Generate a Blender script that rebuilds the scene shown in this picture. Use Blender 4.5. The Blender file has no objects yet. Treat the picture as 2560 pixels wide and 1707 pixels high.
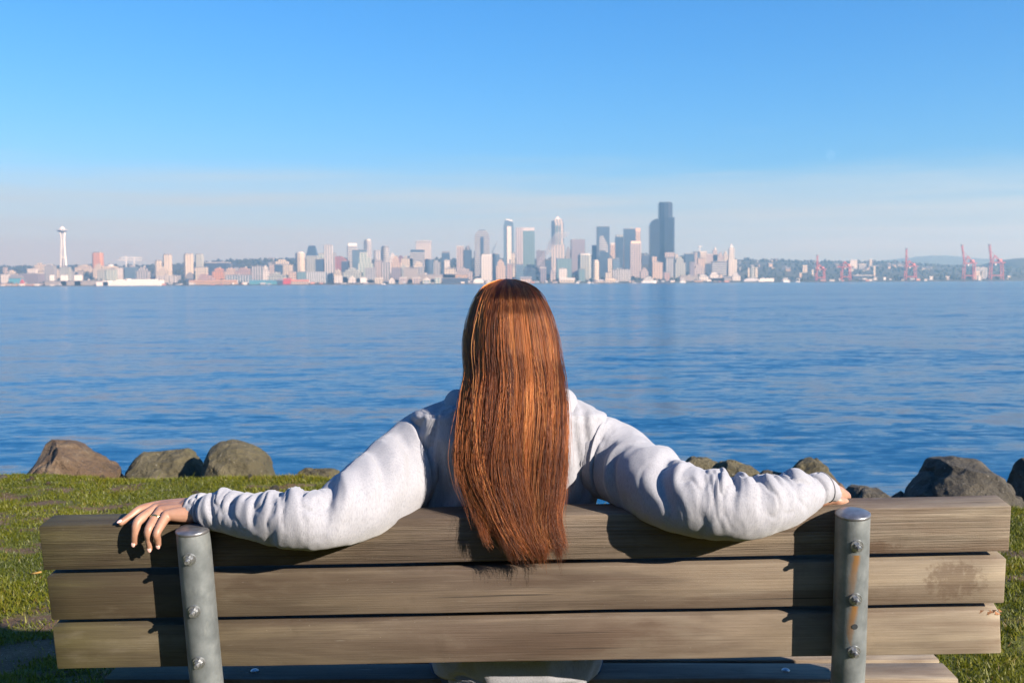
import bpy, bmesh, math, random
import numpy as np
from mathutils import Vector, Matrix, noise as mnoise

rad = math.radians
S = bpy.context.scene
COL = S.collection
rng = np.random.default_rng(7)
random.seed(7)

# ------------------------------------------------------------------ camera
FOCAL = 2590.0                     # focal length in pixels of a 2560 wide frame
CAM_Z = 1.32
PITCH, ROLL = rad(3.25), rad(0.32)
cam_data = bpy.data.cameras.new('camera')
cam_data.sensor_width = 36.0
cam_data.lens = 36.0 * FOCAL / 2560.0
cam_data.clip_start = 0.05
cam_data.clip_end = 90000.0
cam_data.dof.use_dof = True
cam_data.dof.focus_distance = 2.25
cam_data.dof.aperture_fstop = 9.5
cam = bpy.data.objects.new('camera', cam_data)
COL.objects.link(cam)
CAM_R = Matrix.Rotation(rad(90) - PITCH, 3, 'X') @ Matrix.Rotation(-ROLL, 3, 'Z')
cam.matrix_world = Matrix.Translation((0, 0, CAM_Z)) @ CAM_R.to_4x4()
S.camera = cam

# ------------------------------------------------------------------ sky, sun, exposure
SUN_EL, SUN_AZ = rad(23.0), rad(50.0)          # azimuth: to the right of straight behind the camera
SUN_DIR = Vector((math.cos(SUN_EL) * math.sin(SUN_AZ), -math.cos(SUN_EL) * math.cos(SUN_AZ), math.sin(SUN_EL)))
world = bpy.data.worlds.new('World')
S.world = world
world.use_nodes = True
wt = world.node_tree
wt.nodes.clear()
w_out = wt.nodes.new('ShaderNodeOutputWorld')
w_bg = wt.nodes.new('ShaderNodeBackground')
w_sky = wt.nodes.new('ShaderNodeTexSky')
w_sky.sky_type = 'NISHITA'
w_sky.sun_disc = False
w_sky.sun_elevation = SUN_EL
w_sky.sun_rotation = math.atan2(SUN_DIR.x, SUN_DIR.y)
w_sky.altitude = 0.0
w_sky.air_density = 1.0
w_sky.dust_density = 0.4
w_sky.ozone_density = 2.0
# the deep blue of the photo's sky: one colour curve per channel over the whole sky
w_sep = wt.nodes.new('ShaderNodeSeparateColor')
w_com = wt.nodes.new('ShaderNodeCombineColor')
wt.links.new(w_sky.outputs[0], w_sep.inputs[0])
for ch, (gam, gain) in enumerate([(1.78, 0.118), (1.08, 0.62), (0.85, 1.50)]):
    p_ = wt.nodes.new('ShaderNodeMath')
    p_.operation = 'POWER'
    p_.inputs[1].default_value = gam
    g_ = wt.nodes.new('ShaderNodeMath')
    g_.operation = 'MULTIPLY'
    g_.inputs[1].default_value = gain
    wt.links.new(w_sep.outputs[ch], p_.inputs[0])
    wt.links.new(p_.outputs[0], g_.inputs[0])
    wt.links.new(g_.outputs[0], w_com.inputs[ch])
# a thin veil of high haze lying low all round the horizon, its upper edge soft and streaky
w_tc = wt.nodes.new('ShaderNodeTexCoord')
w_map = wt.nodes.new('ShaderNodeMapping')
w_map.inputs['Scale'].default_value = (2.2, 2.2, 26.0)
w_nz = wt.nodes.new('ShaderNodeTexNoise')
w_nz.inputs['Scale'].default_value = 1.6
w_nz.inputs['Detail'].default_value = 4.0
w_z = wt.nodes.new('ShaderNodeSeparateXYZ')
w_off = wt.nodes.new('ShaderNodeMath')
w_off.operation = 'MULTIPLY_ADD'
w_off.inputs[1].default_value = 0.085
w_mr = wt.nodes.new('ShaderNodeMapRange')
w_mr.interpolation_type = 'SMOOTHSTEP'
w_mr.inputs['From Min'].default_value = 0.168
w_mr.inputs['From Max'].default_value = 0.100
w_mr.inputs['To Max'].default_value = 0.80
w_mix = wt.nodes.new('ShaderNodeMix')
w_mix.data_type = 'RGBA'
w_mix.inputs[7].default_value = (3.85, 4.85, 5.4, 1.0)
wt.links.new(w_tc.outputs['Generated'], w_map.inputs['Vector'])
wt.links.new(w_map.outputs[0], w_nz.inputs['Vector'])
wt.links.new(w_tc.outputs['Generated'], w_z.inputs[0])
wt.links.new(w_nz.outputs[0], w_off.inputs[0])
wt.links.new(w_z.outputs[2], w_off.inputs[2])
wt.links.new(w_off.outputs[0], w_mr.inputs['Value'])
w_map2 = wt.nodes.new('ShaderNodeMapping')
w_map2.inputs['Scale'].default_value = (1.4, 1.4, 34.0)
w_map2.inputs['Rotation'].default_value = (0.0, 0.015, 0.0)
w_nz2 = wt.nodes.new('ShaderNodeTexNoise')
w_nz2.inputs['Scale'].default_value = 2.1
w_nz2.inputs['Detail'].default_value = 5.0
w_nz2.inputs['Distortion'].default_value = 0.5
w_mr2 = wt.nodes.new('ShaderNodeMapRange')
w_mr2.inputs['From Min'].default_value = 0.36
w_mr2.inputs['From Max'].default_value = 0.64
w_mr2.inputs['To Min'].default_value = 0.62
w_mr2.inputs['To Max'].default_value = 1.12
w_mul = wt.nodes.new('ShaderNodeMath')
w_mul.operation = 'MULTIPLY'
w_mul.use_clamp = True
wt.links.new(w_tc.outputs['Generated'], w_map2.inputs['Vector'])
wt.links.new(w_map2.outputs[0], w_nz2.inputs['Vector'])
wt.links.new(w_nz2.outputs[0], w_mr2.inputs['Value'])
wt.links.new(w_mr.outputs[0], w_mul.inputs[0])
wt.links.new(w_mr2.outputs[0], w_mul.inputs[1])
wt.links.new(w_mul.outputs[0], w_mix.inputs[0])
wt.links.new(w_com.outputs[0], w_mix.inputs[6])
wt.links.new(w_mix.outputs[2], w_bg.inputs['Color'])
w_bg.inputs['Strength'].default_value = 0.070
wt.links.new(w_bg.outputs[0], w_out.inputs['Surface'])

sun_data = bpy.data.lights.new('sun', 'SUN')
sun_data.energy = 5.0
sun_data.angle = rad(0.5)
sun_data.color = (1.0, 0.93, 0.82)
sun = bpy.data.objects.new('sun', sun_data)
COL.objects.link(sun)
sun.rotation_euler = SUN_DIR.to_track_quat('Z', 'Y').to_euler()
sun.location = (0, -20, 30)

S.view_settings.view_transform = 'Standard'
S.view_settings.look = 'None'
S.view_settings.exposure = 1.28
S.view_settings.gamma = 1.0
S.view_settings.use_curve_mapping = False
S.render.engine = 'CYCLES'
cy = S.cycles
cy.use_denoising = True
cy.denoiser = 'OPENIMAGEDENOISE'
cy.use_adaptive_sampling = True
cy.adaptive_threshold = 0.01
cy.max_bounces = 6
cy.diffuse_bounces = 3
cy.glossy_bounces = 3
cy.transmission_bounces = 3
cy.volume_bounces = 0
cy.transparent_max_bounces = 8
cy.sample_clamp_indirect = 6.0
cy.caustics_reflective = False
cy.caustics_refractive = False
cy.pixel_filter_type = 'BLACKMAN_HARRIS'


# ------------------------------------------------------------------ helpers
def P(px, py, Y):
    """World point on the sight line through photo pixel (px, py), at world depth Y."""
    d = CAM_R @ Vector(((px - 1280.0) / FOCAL, -(py - 853.5) / FOCAL, -1.0))
    return Vector((0, 0, CAM_Z)) + d * (Y / d.y)


def proj(p):
    q = CAM_R.transposed() @ (Vector(p) - Vector((0, 0, CAM_Z)))
    return 1280.0 - q.x / q.z * FOCAL, 853.5 + q.y / q.z * FOCAL


class MB:
    """Collects shapes; build() links them as one mesh object."""
    def __init__(self):
        self.v, self.f = [], []

    def add(self, verts, faces):
        o = len(self.v)
        self.v.extend([tuple(p) for p in verts])
        self.f.extend([tuple(i + o for i in f) for f in faces])
        return self

    def box(self, x0, x1, y0, y1, z0, z1):
        return self.add([(x0, y0, z0), (x1, y0, z0), (x1, y1, z0), (x0, y1, z0), (x0, y0, z1), (x1, y0, z1), (x1, y1, z1), (x0, y1, z1)],
                        [(0, 3, 2, 1), (4, 5, 6, 7), (0, 1, 5, 4), (1, 2, 6, 5), (2, 3, 7, 6), (3, 0, 4, 7)])

    def prism(self, pts, z0, z1, scale=1.0, cx=None, cy_=None):
        """Vertical prism (or frustum) over a plan polygon, counter-clockwise."""
        n = len(pts)
        cx = sum(p[0] for p in pts) / n if cx is None else cx
        cy_ = sum(p[1] for p in pts) / n if cy_ is None else cy_
        top = [(cx + (p[0] - cx) * scale, cy_ + (p[1] - cy_) * scale, z1) for p in pts]
        return self.add([(p[0], p[1], z0) for p in pts] + top,
                        [tuple(range(n - 1, -1, -1)), tuple(range(n, 2 * n))] + [(i, (i + 1) % n, n + (i + 1) % n, n + i) for i in range(n)])

    def profile(self, pts, y0, y1):
        """Outline in the x-z plane (counter-clockwise seen from -y), pushed from y0 to y1."""
        n = len(pts)
        return self.add([(p[0], y0, p[1]) for p in pts] + [(p[0], y1, p[1]) for p in pts],
                        [tuple(range(n)), tuple(range(2 * n - 1, n - 1, -1))] + [((i + 1) % n, i, n + i, n + (i + 1) % n) for i in range(n)])

    def lathe(self, prof, n=24, cx=0, cy_=0):
        o = len(self.v)
        for r, z in prof:
            for k in range(n):
                a = 2 * math.pi * k / n
                self.v.append((cx + r * math.cos(a), cy_ + r * math.sin(a), z))
        for j in range(len(prof) - 1):
            for k in range(n):
                a, b = o + j * n + k, o + j * n + (k + 1) % n
                self.f.append((a, b, b + n, a + n))
        self.f.append(tuple(o + k for k in range(n - 1, -1, -1)))
        self.f.append(tuple(o + (len(prof) - 1) * n + k for k in range(n)))
        return self

    def tube(self, pts, radii, n=12, cap=True):
        pts = [Vector(p) for p in pts]
        if not hasattr(radii, '__len__'):
            radii = [radii] * len(pts)
        o = len(self.v)
        ref = None
        for i, p in enumerate(pts):
            t = (pts[min(i + 1, len(pts) - 1)] - pts[max(i - 1, 0)]).normalized()
            if ref is None:
                ref = t.orthogonal().normalized()
            ref = (ref - t * ref.dot(t)).normalized()
            b = t.cross(ref)
            for k in range(n):
                a = 2 * math.pi * k / n
                self.v.append(tuple(p + (ref * math.cos(a) + b * math.sin(a)) * radii[i]))
        for j in range(len(pts) - 1):
            for k in range(n):
                a, b = o + j * n + k, o + j * n + (k + 1) % n
                self.f.append((a, b, b + n, a + n))
        if cap:
            self.f.append(tuple(o + k for k in range(n - 1, -1, -1)))
            self.f.append(tuple(o + (len(pts) - 1) * n + k for k in range(n)))
        return self

    def bar(self, a, b, w, d=None):
        """Square bar from a to b."""
        d = w if d is None else d
        a, b = Vector(a), Vector(b)
        t = (b - a).normalized()
        s = t.cross(Vector((0, 1, 0)))
        s = t.cross(Vector((1, 0, 0))) if s.length < 1e-3 else s
        s = s.normalized() * w / 2
        u = t.cross(s).normalized() * d / 2
        v = [a - s - u, a + s - u, a + s + u, a - s + u, b - s - u, b + s - u, b + s + u, b - s + u]
        return self.add(v, [(0, 3, 2, 1), (4, 5, 6, 7), (0, 1, 5, 4), (1, 2, 6, 5), (2, 3, 7, 6), (3, 0, 4, 7)])

    def build(self, name, mat, parent=None, smooth=False, loc=None, matrix=None):
        me = bpy.data.meshes.new(name)
        me.from_pydata(self.v, [], self.f)
        return link_mesh(name, me, mat, parent, smooth, loc, matrix)


def link_mesh(name, me, mat, parent=None, smooth=False, loc=None, matrix=None):
    me.update()
    o = bpy.data.objects.new(name, me)
    COL.objects.link(o)
    if mat is not None and not me.materials:
        me.materials.append(mat)
    if smooth is True:
        me.polygons.foreach_set('use_smooth', np.ones(len(me.polygons), dtype=bool))
    elif smooth:
        me.polygons.foreach_set('use_smooth', np.ones(len(me.polygons), dtype=bool))
        try:
            me.set_sharp_from_angle(angle=rad(smooth))
        except Exception:
            pass
    if matrix is not None:
        o.matrix_world = matrix
    if loc is not None:
        o.location = loc
    if parent is not None:
        o.parent = parent
    return o


def tag(o, label=None, cat=None, group=None, kind=None):
    if label:
        o['label'] = label
    if cat:
        o['category'] = cat
    if group:
        o['group'] = group
    if kind:
        o['kind'] = kind
    return o


def thing(name, label, cat, loc=(0, 0, 0), rz=0.0, group=None):
    o = bpy.data.objects.new(name, None)
    COL.objects.link(o)
    o.empty_display_size = 0.1
    o.location = loc
    o.rotation_euler = (0, 0, rz)
    return tag(o, label, cat, group)


def bake(o):
    """Replace an object's mesh by the result of its modifiers."""
    tmp = bpy.data.scenes.new('tmp')              # a scene of its own, so that only this object is evaluated
    tmp.collection.objects.link(o)
    vl = tmp.view_layers[0]
    vl.update()
    me = bpy.data.meshes.new_from_object(o.evaluated_get(vl.depsgraph))
    bpy.data.scenes.remove(tmp)
    o.modifiers.clear()
    old = o.data
    o.data = me
    bpy.data.meshes.remove(old)
    return o


def np_mesh(name, V, F, mat, parent=None, smooth=False, kind=None):
    """Fast mesh from numpy arrays; F is (n, 3) or (n, 4)."""
    me = bpy.data.meshes.new(name)
    k = F.shape[1]
    me.vertices.add(len(V))
    me.vertices.foreach_set('co', np.ascontiguousarray(V, dtype=np.float32).ravel())
    me.loops.add(F.size)
    me.loops.foreach_set('vertex_index', np.ascontiguousarray(F, dtype=np.int32).ravel())
    me.polygons.add(len(F))
    me.polygons.foreach_set('loop_start', np.arange(0, F.size, k, dtype=np.int32))
    me.polygons.foreach_set('loop_total', np.full(len(F), k, dtype=np.int32))
    me.update(calc_edges=True)
    o = link_mesh(name, me, mat, parent, smooth)
    if kind:
        o['kind'] = kind
    return o


def fbm(x, y, z=0.0, octv=4, lac=2.0, gain=0.5):
    s, a, f = 0.0, 1.0, 1.0
    for _ in range(octv):
        s += a * mnoise.noise(Vector((x * f, y * f, z * f)))
        a *= gain
        f *= lac
    return s


# ------------------------------------------------------------------ material helpers
class NT:
    def __init__(self, name):
        self.m = bpy.data.materials.new(name)
        self.m.use_nodes = True
        self.t = self.m.node_tree
        self.t.nodes.clear()
        self.out = self.t.nodes.new('ShaderNodeOutputMaterial')

    def n(self, typ, props=None, **inp):
        nd = self.t.nodes.new(typ)
        for k, v in (props or {}).items():
            setattr(nd, k, v)
        for k, v in inp.items():
            key = int(k[1:]) if k[0] == 'i' and k[1:].isdigit() else k.replace('_', ' ')
            self.set(nd, key, v)
        return nd

    def set(self, nd, key, v):
        sock = nd.inputs[key]
        if isinstance(v, bpy.types.NodeSocket):
            self.t.links.new(v, sock)
        elif isinstance(v, bpy.types.Node):
            self.t.links.new(v.outputs[0], sock)
        else:
            sock.default_value = v

    def math(self, op, a, b=0.0, c=0.0):
        return self.n('ShaderNodeMath', {'operation': op}, i0=a, i1=b, i2=c).outputs[0]

    def mix(self, fac, a, b, blend='MIX'):
        nd = self.n('ShaderNodeMix', {'data_type': 'RGBA', 'blend_type': blend})
        self.set(nd, 0, fac)
        self.set(nd, 6, a if not isinstance(a, tuple) else rgba(a))
        self.set(nd, 7, b if not isinstance(b, tuple) else rgba(b))
        return nd.outputs[2]

    def ramp(self, fac, stops):
        nd = self.n('ShaderNodeValToRGB', Fac=fac)
        el = nd.color_ramp.elements
        while len(el) > 1:
            el.remove(el[-1])
        for i, (p, c) in enumerate(stops):
            e = el[0] if i == 0 else el.new(p)
            e.position = p
            e.color = rgba(c if isinstance(c, tuple) else (c, c, c))
        return nd.outputs[0]

    def coord(self, which='Object', scale=(1, 1, 1), loc=(0, 0, 0)):
        tc = self.n('ShaderNodeTexCoord')
        mp = self.n('ShaderNodeMapping', Vector=tc.outputs[which])
        mp.inputs['Scale'].default_value = scale
        mp.inputs['Location'].default_value = loc
        return mp.outputs[0]

    def noise(self, vec, scale, detail=4.0, rough=0.55, dist=0.0):
        return self.n('ShaderNodeTexNoise', Vector=vec, Scale=scale, Detail=detail, Roughness=rough, Distortion=dist).outputs[0]

    def bump(self, h, strength=0.3, dist=0.01, normal=None):
        nd = self.n('ShaderNodeBump', Strength=strength, Distance=dist, Height=h)
        if normal is not None:
            self.set(nd, 'Normal', normal)
        return nd.outputs[0]

    def pbsdf(self, color, rough=0.6, metal=0.0, normal=None, **kw):
        nd = self.n('ShaderNodeBsdfPrincipled')
        self.set(nd, 'Base Color', rgba(color) if isinstance(color, tuple) else color)
        self.set(nd, 'Roughness', rough)
        self.set(nd, 'Metallic', metal)
        if normal is not None:
            self.set(nd, 'Normal', normal)
        for k, v in kw.items():
            self.set(nd, k.replace('_', ' '), v)
        self.t.links.new(nd.outputs[0], self.out.inputs['Surface'])
        return nd

    def done(self):
        return self.m


def rgba(c):
    return (c[0], c[1], c[2], 1.0)


def lin(r, g, b):
    """sRGB 0-255 to linear."""
    f = lambda u: (u / 12.92) if u <= 0.04045 else ((u + 0.055) / 1.055) ** 2.4
    return (f(r / 255), f(g / 255), f(b / 255))


# ------------------------------------------------------------------ near ground and water
WATER_Z = -2.7
EDGE = [(-9, 9.2), (-3.5, 7.75), (-2.0, 7.7), (-1.2, 7.5), (0.0, 7.0), (1.0, 6.3), (2.0, 6.15), (3.5, 6.0), (9, 5.6)]


def edge_y(x):
    return float(np.interp(x, [e[0] for e in EDGE], [e[1] for e in EDGE])) + .22 * fbm(x * 1.1, 3.3, 0.7, 3)


def ground_z(x, y):
    d = y - edge_y(x)
    z = 0.012 * max(-3, min(4, x)) + 0.060 * fbm(x * 0.55, y * 0.55, 3.1, 3) + 0.020 * fbm(x * 2.3, y * 2.3, 9.0, 3)
    if d > -0.5:
        t = min(1.0, (d + 0.5) / 6.0)
        z -= 3.6 * (t ** 1.15)
    return z


def soil_mask(x, y):
    """0 = grass, 1 = bare soil; the same field thins the blades and colours the ground."""
    s = fbm(x * 1.5 + 11, y * 2.6, 0.5, 5, 2.1, 0.68) * 1.0
    s += 0.34 * math.exp(-((x + 2.6) / 1.2) ** 2 - ((y - 5.6) / 0.6) ** 2)      # trodden patch by the left boulders
    s += 0.35 * math.exp(-((x + 1.2) / 0.5) ** 2 - ((y - 6.9) / 0.35) ** 2)
    s += 0.20 * math.exp(-((x - 3.1) / 0.5) ** 2 - ((y - 5.3) / 0.8) ** 2)
    return max(0.0, min(1.0, (s - 0.17) / 0.36))


def make_ground():
    xs = np.concatenate([np.linspace(-60, -6, 28), np.linspace(-5.8, 5.8, 150), np.linspace(6, 60, 28)])
    ys = np.concatenate([np.linspace(-40, 1.0, 20), np.linspace(1.2, 9.4, 130), np.linspace(9.6, 16, 14)])
    V = np.array([(x, y, ground_z(x, y)) for y in ys for x in xs])
    nx, ny = len(xs), len(ys)
    idx = np.arange(nx * ny).reshape(ny, nx)
    F = np.stack([idx[:-1, :-1], idx[:-1, 1:], idx[1:, 1:], idx[1:, :-1]], -1).reshape(-1, 4)
    t = NT('soil_and_turf')
    at = t.n('ShaderNodeAttribute', {'attribute_name': 'soil'})
    co = t.coord('Object')
    n1 = t.noise(co, 6.0, 6, 0.6)
    n2 = t.noise(co, 60.0, 4, 0.6)
    soil = t.ramp(n1, [(0.3, (0.052, 0.029, 0.012)), (0.55, (0.104, 0.058, 0.025)), (0.75, (0.165, 0.108, 0.058))])
    turf = t.ramp(n2, [(0.3, (0.042, 0.048, 0.005)), (0.7, (0.104, 0.112, 0.010))])
    c = t.mix(t.ramp(at.outputs['Fac'], [(0.25, 0.0), (0.7, 1.0)]), turf, soil)
    c = t.mix(t.math('GREATER_THAN', t.noise(co, 140.0, 1, 0.3), 0.74), c, (0.30, 0.26, 0.21))
    t.pbsdf(c, 0.95, normal=t.bump(n2, 0.8, 0.02))
    o = np_mesh('ground', V, F, t.done(), smooth=True)
    a = o.data.attributes.new('soil', 'FLOAT', 'POINT')
    a.data.foreach_set('value', np.array([soil_mask(v[0], v[1]) for v in V], dtype=np.float32))
    return tag(o, kind='structure')


make_ground()


def make_water():
    t = NT('sea_water')
    tc = t.n('ShaderNodeTexCoord')
    geo = t.n('ShaderNodeNewGeometry')
    co = tc.outputs['Object']
    def slope(scale, sx, detail, rough, rot, amp, dist=0.0):
        """Wave slopes straight from a vector noise, so that far water keeps its roughness."""
        mp = t.n('ShaderNodeMapping', Vector=co)
        mp.inputs['Scale'].default_value = (sx, 1, 1)
        mp.inputs['Rotation'].default_value = (0, 0, rad(rot))
        nz = t.n('ShaderNodeTexNoise', Vector=mp.outputs[0], Scale=scale, Detail=detail, Roughness=rough, Distortion=dist)
        v = t.n('ShaderNodeVectorMath', {'operation': 'SUBTRACT'}, i0=nz.outputs['Color'], i1=(.5, .5, .5))
        return t.n('ShaderNodeVectorMath', {'operation': 'MULTIPLY'}, i0=v.outputs[0], i1=(amp * .6, amp, 0)).outputs[0]
    def vadd(a, b):
        return t.n('ShaderNodeVectorMath', {'operation': 'ADD'}, i0=a, i1=b).outputs[0]
    calm = t.noise(t.n('ShaderNodeMapping', Vector=co, Scale=(0.25, 1, 1)).outputs[0], 0.006, 4, 0.6)   # wind patches
    calm2 = t.noise(t.n('ShaderNodeMapping', Vector=co, Scale=(0.18, 1, 1), Rotation=(0, 0, .06)).outputs[0], 0.03, 3, 0.6)
    calm = t.math('MULTIPLY', t.ramp(calm, [(0.36, 0.55), (0.62, 1.0)]), t.ramp(calm2, [(0.38, 0.72), (0.60, 1.0)]))
    sl = vadd(vadd(slope(0.045, 0.35, 2, 0.5, 12, 0.24, 0.3), slope(0.45, 0.40, 3, 0.6, -9, 0.58, 0.5)), slope(2.6, 0.45, 5, 0.62, 14, 0.78, 0.6))
    sl = t.n('ShaderNodeVectorMath', {'operation': 'SCALE'}, i0=sl, Scale=calm).outputs[0]
    nrm = t.n('ShaderNodeVectorMath', {'operation': 'NORMALIZE'}, i0=vadd(sl, (0, 0, 1))).outputs[0]
    t.pbsdf((0.0, 0.050, 0.125), 0.18, normal=nrm, IOR=1.333)
    m = MB()
    m.add([(-9000, -60, WATER_Z), (9000, -60, WATER_Z), (9000, 3640, WATER_Z), (-9000, 3640, WATER_Z)], [(0, 1, 2, 3)])
    return tag(m.build('water', t.done()), kind='structure')


make_water()

# ------------------------------------------------------------------ far shore terrain
SHORE_Y = 3500.0
RIDGE = [(-1500, 668), (-200, 670), (200, 668), (420, 664), (520, 656), (580, 652), (680, 649), (760, 648), (1000, 650), (1200, 649), (1500, 644), (1620, 638),
         (1840, 648), (1920, 651), (2000, 655), (2150, 656), (2240, 657), (2330, 664), (2420, 668), (2560, 668), (3000, 655), (4200, 660)]
RIDGE_Y = 5200.0


def far_z(x, y):
    """Height of the land across the water."""
    px = 1280 + x / y * FOCAL
    py = float(np.interp(px, [r[0] for r in RIDGE], [r[1] for r in RIDGE]))
    top = P(px, py, RIDGE_Y).z
    t = max(0.0, (y - SHORE_Y) / (RIDGE_Y - SHORE_Y))
    base = WATER_Z + 1.6 + min(1.0, (y - SHORE_Y) / 60.0) * 3.0
    if t <= 1.0:
        s = t ** 1.25
        return base + (top - base) * s + 3.0 * fbm(x * 0.01, y * 0.01, 1.0, 3) * min(1, t * 3)
    return top - (y - RIDGE_Y) * 0.05 + 4.0 * fbm(x * 0.008, y * 0.008, 4.0, 3)


def make_far_land():
    xs = np.linspace(-5200, 5200, 260)
    ys = np.concatenate([[SHORE_Y - 12], np.linspace(SHORE_Y, 5600, 44)])
    V = []
    for y in ys:
        for x in xs:
            V.append((x, y, far_z(x, y) if y >= SHORE_Y else WATER_Z - 2))
    idx = np.arange(len(xs) * len(ys)).reshape(len(ys), len(xs))
    F = np.stack([idx[:-1, :-1], idx[:-1, 1:], idx[1:, 1:], idx[1:, :-1]], -1).reshape(-1, 4)
    t = NT('far_land')
    co = t.coord('Object')
    c = t.ramp(t.noise(co, 0.02, 5, 0.6), [(0.35, (0.025, 0.035, 0.03)), (0.55, (0.05, 0.06, 0.05)), (0.7, (0.12, 0.11, 0.10))])
    t.pbsdf(c, 0.95)
    return tag(np_mesh('terrain', np.array(V), F, t.done(), smooth=True), kind='structure')


make_far_land()


def make_hill(name, pts, Y, depth, mat):
    """A wooded hill: outline from photo pixels, rounded in depth."""
    px = [p[0] for p in pts]
    n, rows = 90, 9
    V = []
    for j in range(rows):
        ph = math.pi * j / (rows - 1)
        for i in range(n):
            x = px[0] + (px[-1] - px[0]) * i / (n - 1)
            y = float(np.interp(x, px, [p[1] for p in pts])) + 1.2 * fbm(x * 0.11, j * 0.6, 2.2, 3)
            q = P(x, y, Y)
            yy = Y - math.cos(ph) * depth
            z = WATER_Z - 1 + (q.z - WATER_Z + 1) * (math.sin(ph) ** 0.7 if 0 < j < rows - 1 else 0.0)
            V.append((q.x * yy / Y if False else q.x, yy, z))
    idx = np.arange(n * rows).reshape(rows, n)
    F = np.stack([idx[:-1, :-1], idx[:-1, 1:], idx[1:, 1:], idx[1:, :-1]], -1).reshape(-1, 4)
    return tag(np_mesh(name, np.array(V), F, mat, smooth=True), kind='structure')


t_ = NT('far_woodland')
t_.pbsdf(t_.ramp(t_.noise(t_.coord('Object'), 0.03, 5, 0.65), [(0.35, (0.016, 0.028, 0.024)), (0.65, (0.05, 0.065, 0.05))]), 0.95)
M_WOOD_FAR = t_.done()
make_hill('hill', [(2240, 700), (2275, 672), (2310, 665), (2350, 661), (2385, 662), (2420, 668), (2460, 680), (2520, 700)], 5900, 250, M_WOOD_FAR)
make_hill('hill', [(2440, 700), (2490, 655), (2530, 647), (2560, 644), (2700, 636), (3000, 650), (3300, 700)], 5300, 300, M_WOOD_FAR)
make_hill('hill', [(1900, 690), (2200, 652), (2300, 641), (2360, 638), (2440, 646), (2520, 650), (2700, 640), (3300, 690)], 9200, 500, M_WOOD_FAR)
make_hill('hill', [(-1200, 690), (-400, 664), (60, 667), (160, 662), (300, 666), (480, 660), (620, 690)], 8200, 400, M_WOOD_FAR)


def make_far_trees():
    """Tree crowns on the far ridges: too many and too far to count."""
    base = bmesh.new()
    bmesh.ops.create_icosphere(base, subdivisions=1, radius=1.0)
    bv = np.array([v.co[:] for v in base.verts])
    bf = np.array([[v.index for v in f.verts] for f in base.faces])
    base.free()
    Vs, Fs, o = [], [], 0
    r = np.random.default_rng(3)
    for k in range(3900):
        y = r.uniform(4300, 5350) if k % 3 else r.uniform(5050, 5250)
        if k >= 2600:
            y = r.uniform(3540, 4250)
        px = r.uniform(-100, 2660) if k % 5 else r.uniform(-1100, 3600)
        x = (px - 1280) / FOCAL * y
        z = far_z(x, y)
        s = r.uniform(4, 9) if k < 2600 else r.uniform(3, 7)
        v = bv * (1 + r.uniform(-0.3, 0.3, (len(bv), 1))) * np.array([s, s, s * r.uniform(0.8, 1.5)]) + np.array([x, y, z + s * 0.5])
        Vs.append(v)
        Fs.append(bf + o)
        o += len(bv)
    t = NT('far_crowns')
    t.pbsdf(t.ramp(t.noise(t.coord('Object'), 0.05, 3, 0.6), [(0.35, (0.014, 0.024, 0.020)), (0.65, (0.045, 0.055, 0.04))]), 0.95)
    ob = np_mesh('woods', np.concatenate(Vs), np.concatenate(Fs), t.done(), smooth=True, kind='stuff')
    return tag(ob, 'dark blue-green woods along the ridge behind the city', 'woods', kind='stuff')


make_far_trees()


def make_bluff():
    """A wooded bluff added behind the camera, out of the picture, to shut off the low sky."""
    n, rows = 80, 10
    V = []
    for j in range(rows):
        for i in range(n):
            a = rad(100 + 340 * 0.47 * i / (n - 1)) if False else rad(185 + 170 * i / (n - 1))
            d = 70 + 12 * j
            z = 52 * min(1.0, j / 6) ** .8 + 2.5 * fbm(i * .45, j * .6, 5.5, 4) * min(1, j)
            V.append((d * math.cos(a), d * math.sin(a) - 5, z - 1.5))
    idx = np.arange(n * rows).reshape(rows, n)
    F = np.stack([idx[:-1, :-1], idx[:-1, 1:], idx[1:, 1:], idx[1:, :-1]], -1).reshape(-1, 4)
    return tag(np_mesh('hill', np.array(V), F, M_WOOD_FAR, smooth=True), kind='structure')


make_bluff()

# ------------------------------------------------------------------ haze: the air round everything
HAZE_DENSITY = 2.05e-4
t_ = NT('haze_air')
pv = t_.n('ShaderNodeVolumePrincipled', Density=HAZE_DENSITY, Anisotropy=0.36)
pv.inputs['Color'].default_value = rgba((0.38, 0.72, 1.0))
pv.inputs['Absorption Color'].default_value = (1, 1, 1, 1)
t_.t.links.new(pv.outputs[0], t_.out.inputs['Volume'])
m_ = MB()
m_.box(-9800, 9800, -400, 10200, WATER_Z - 5.0, 372.0)
hz = m_.build('haze', t_.done())
tag(hz, 'thin pale haze lying over the bay and the city', 'haze', kind='stuff')

# ------------------------------------------------------------------ the moon
def make_moon():
    t = NT('moon_rock')
    co = t.coord('Object')
    d = t.n('ShaderNodeBsdfDiffuse', Color=t.ramp(t.noise(co, 0.012, 3, 0.6), [(0.4, 0.008), (0.6, 0.022)]))
    tr = t.n('ShaderNodeBsdfTransparent')
    ad = t.n('ShaderNodeAddShader', i0=d, i1=tr)
    t.t.links.new(ad.outputs[0], t.out.inputs['Surface'])
    bm = bmesh.new()
    bmesh.ops.create_uvsphere(bm, u_segments=32, v_segments=16, radius=0.0043 * 50000)
    me = bpy.data.meshes.new('moon')
    bm.to_mesh(me)
    bm.free()
    o = link_mesh('moon', me, t.done(), smooth=True, loc=P(2077, 387, 50000))
    tag(o, 'faint pale half moon high in the blue sky', 'moon')


make_moon()


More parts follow.
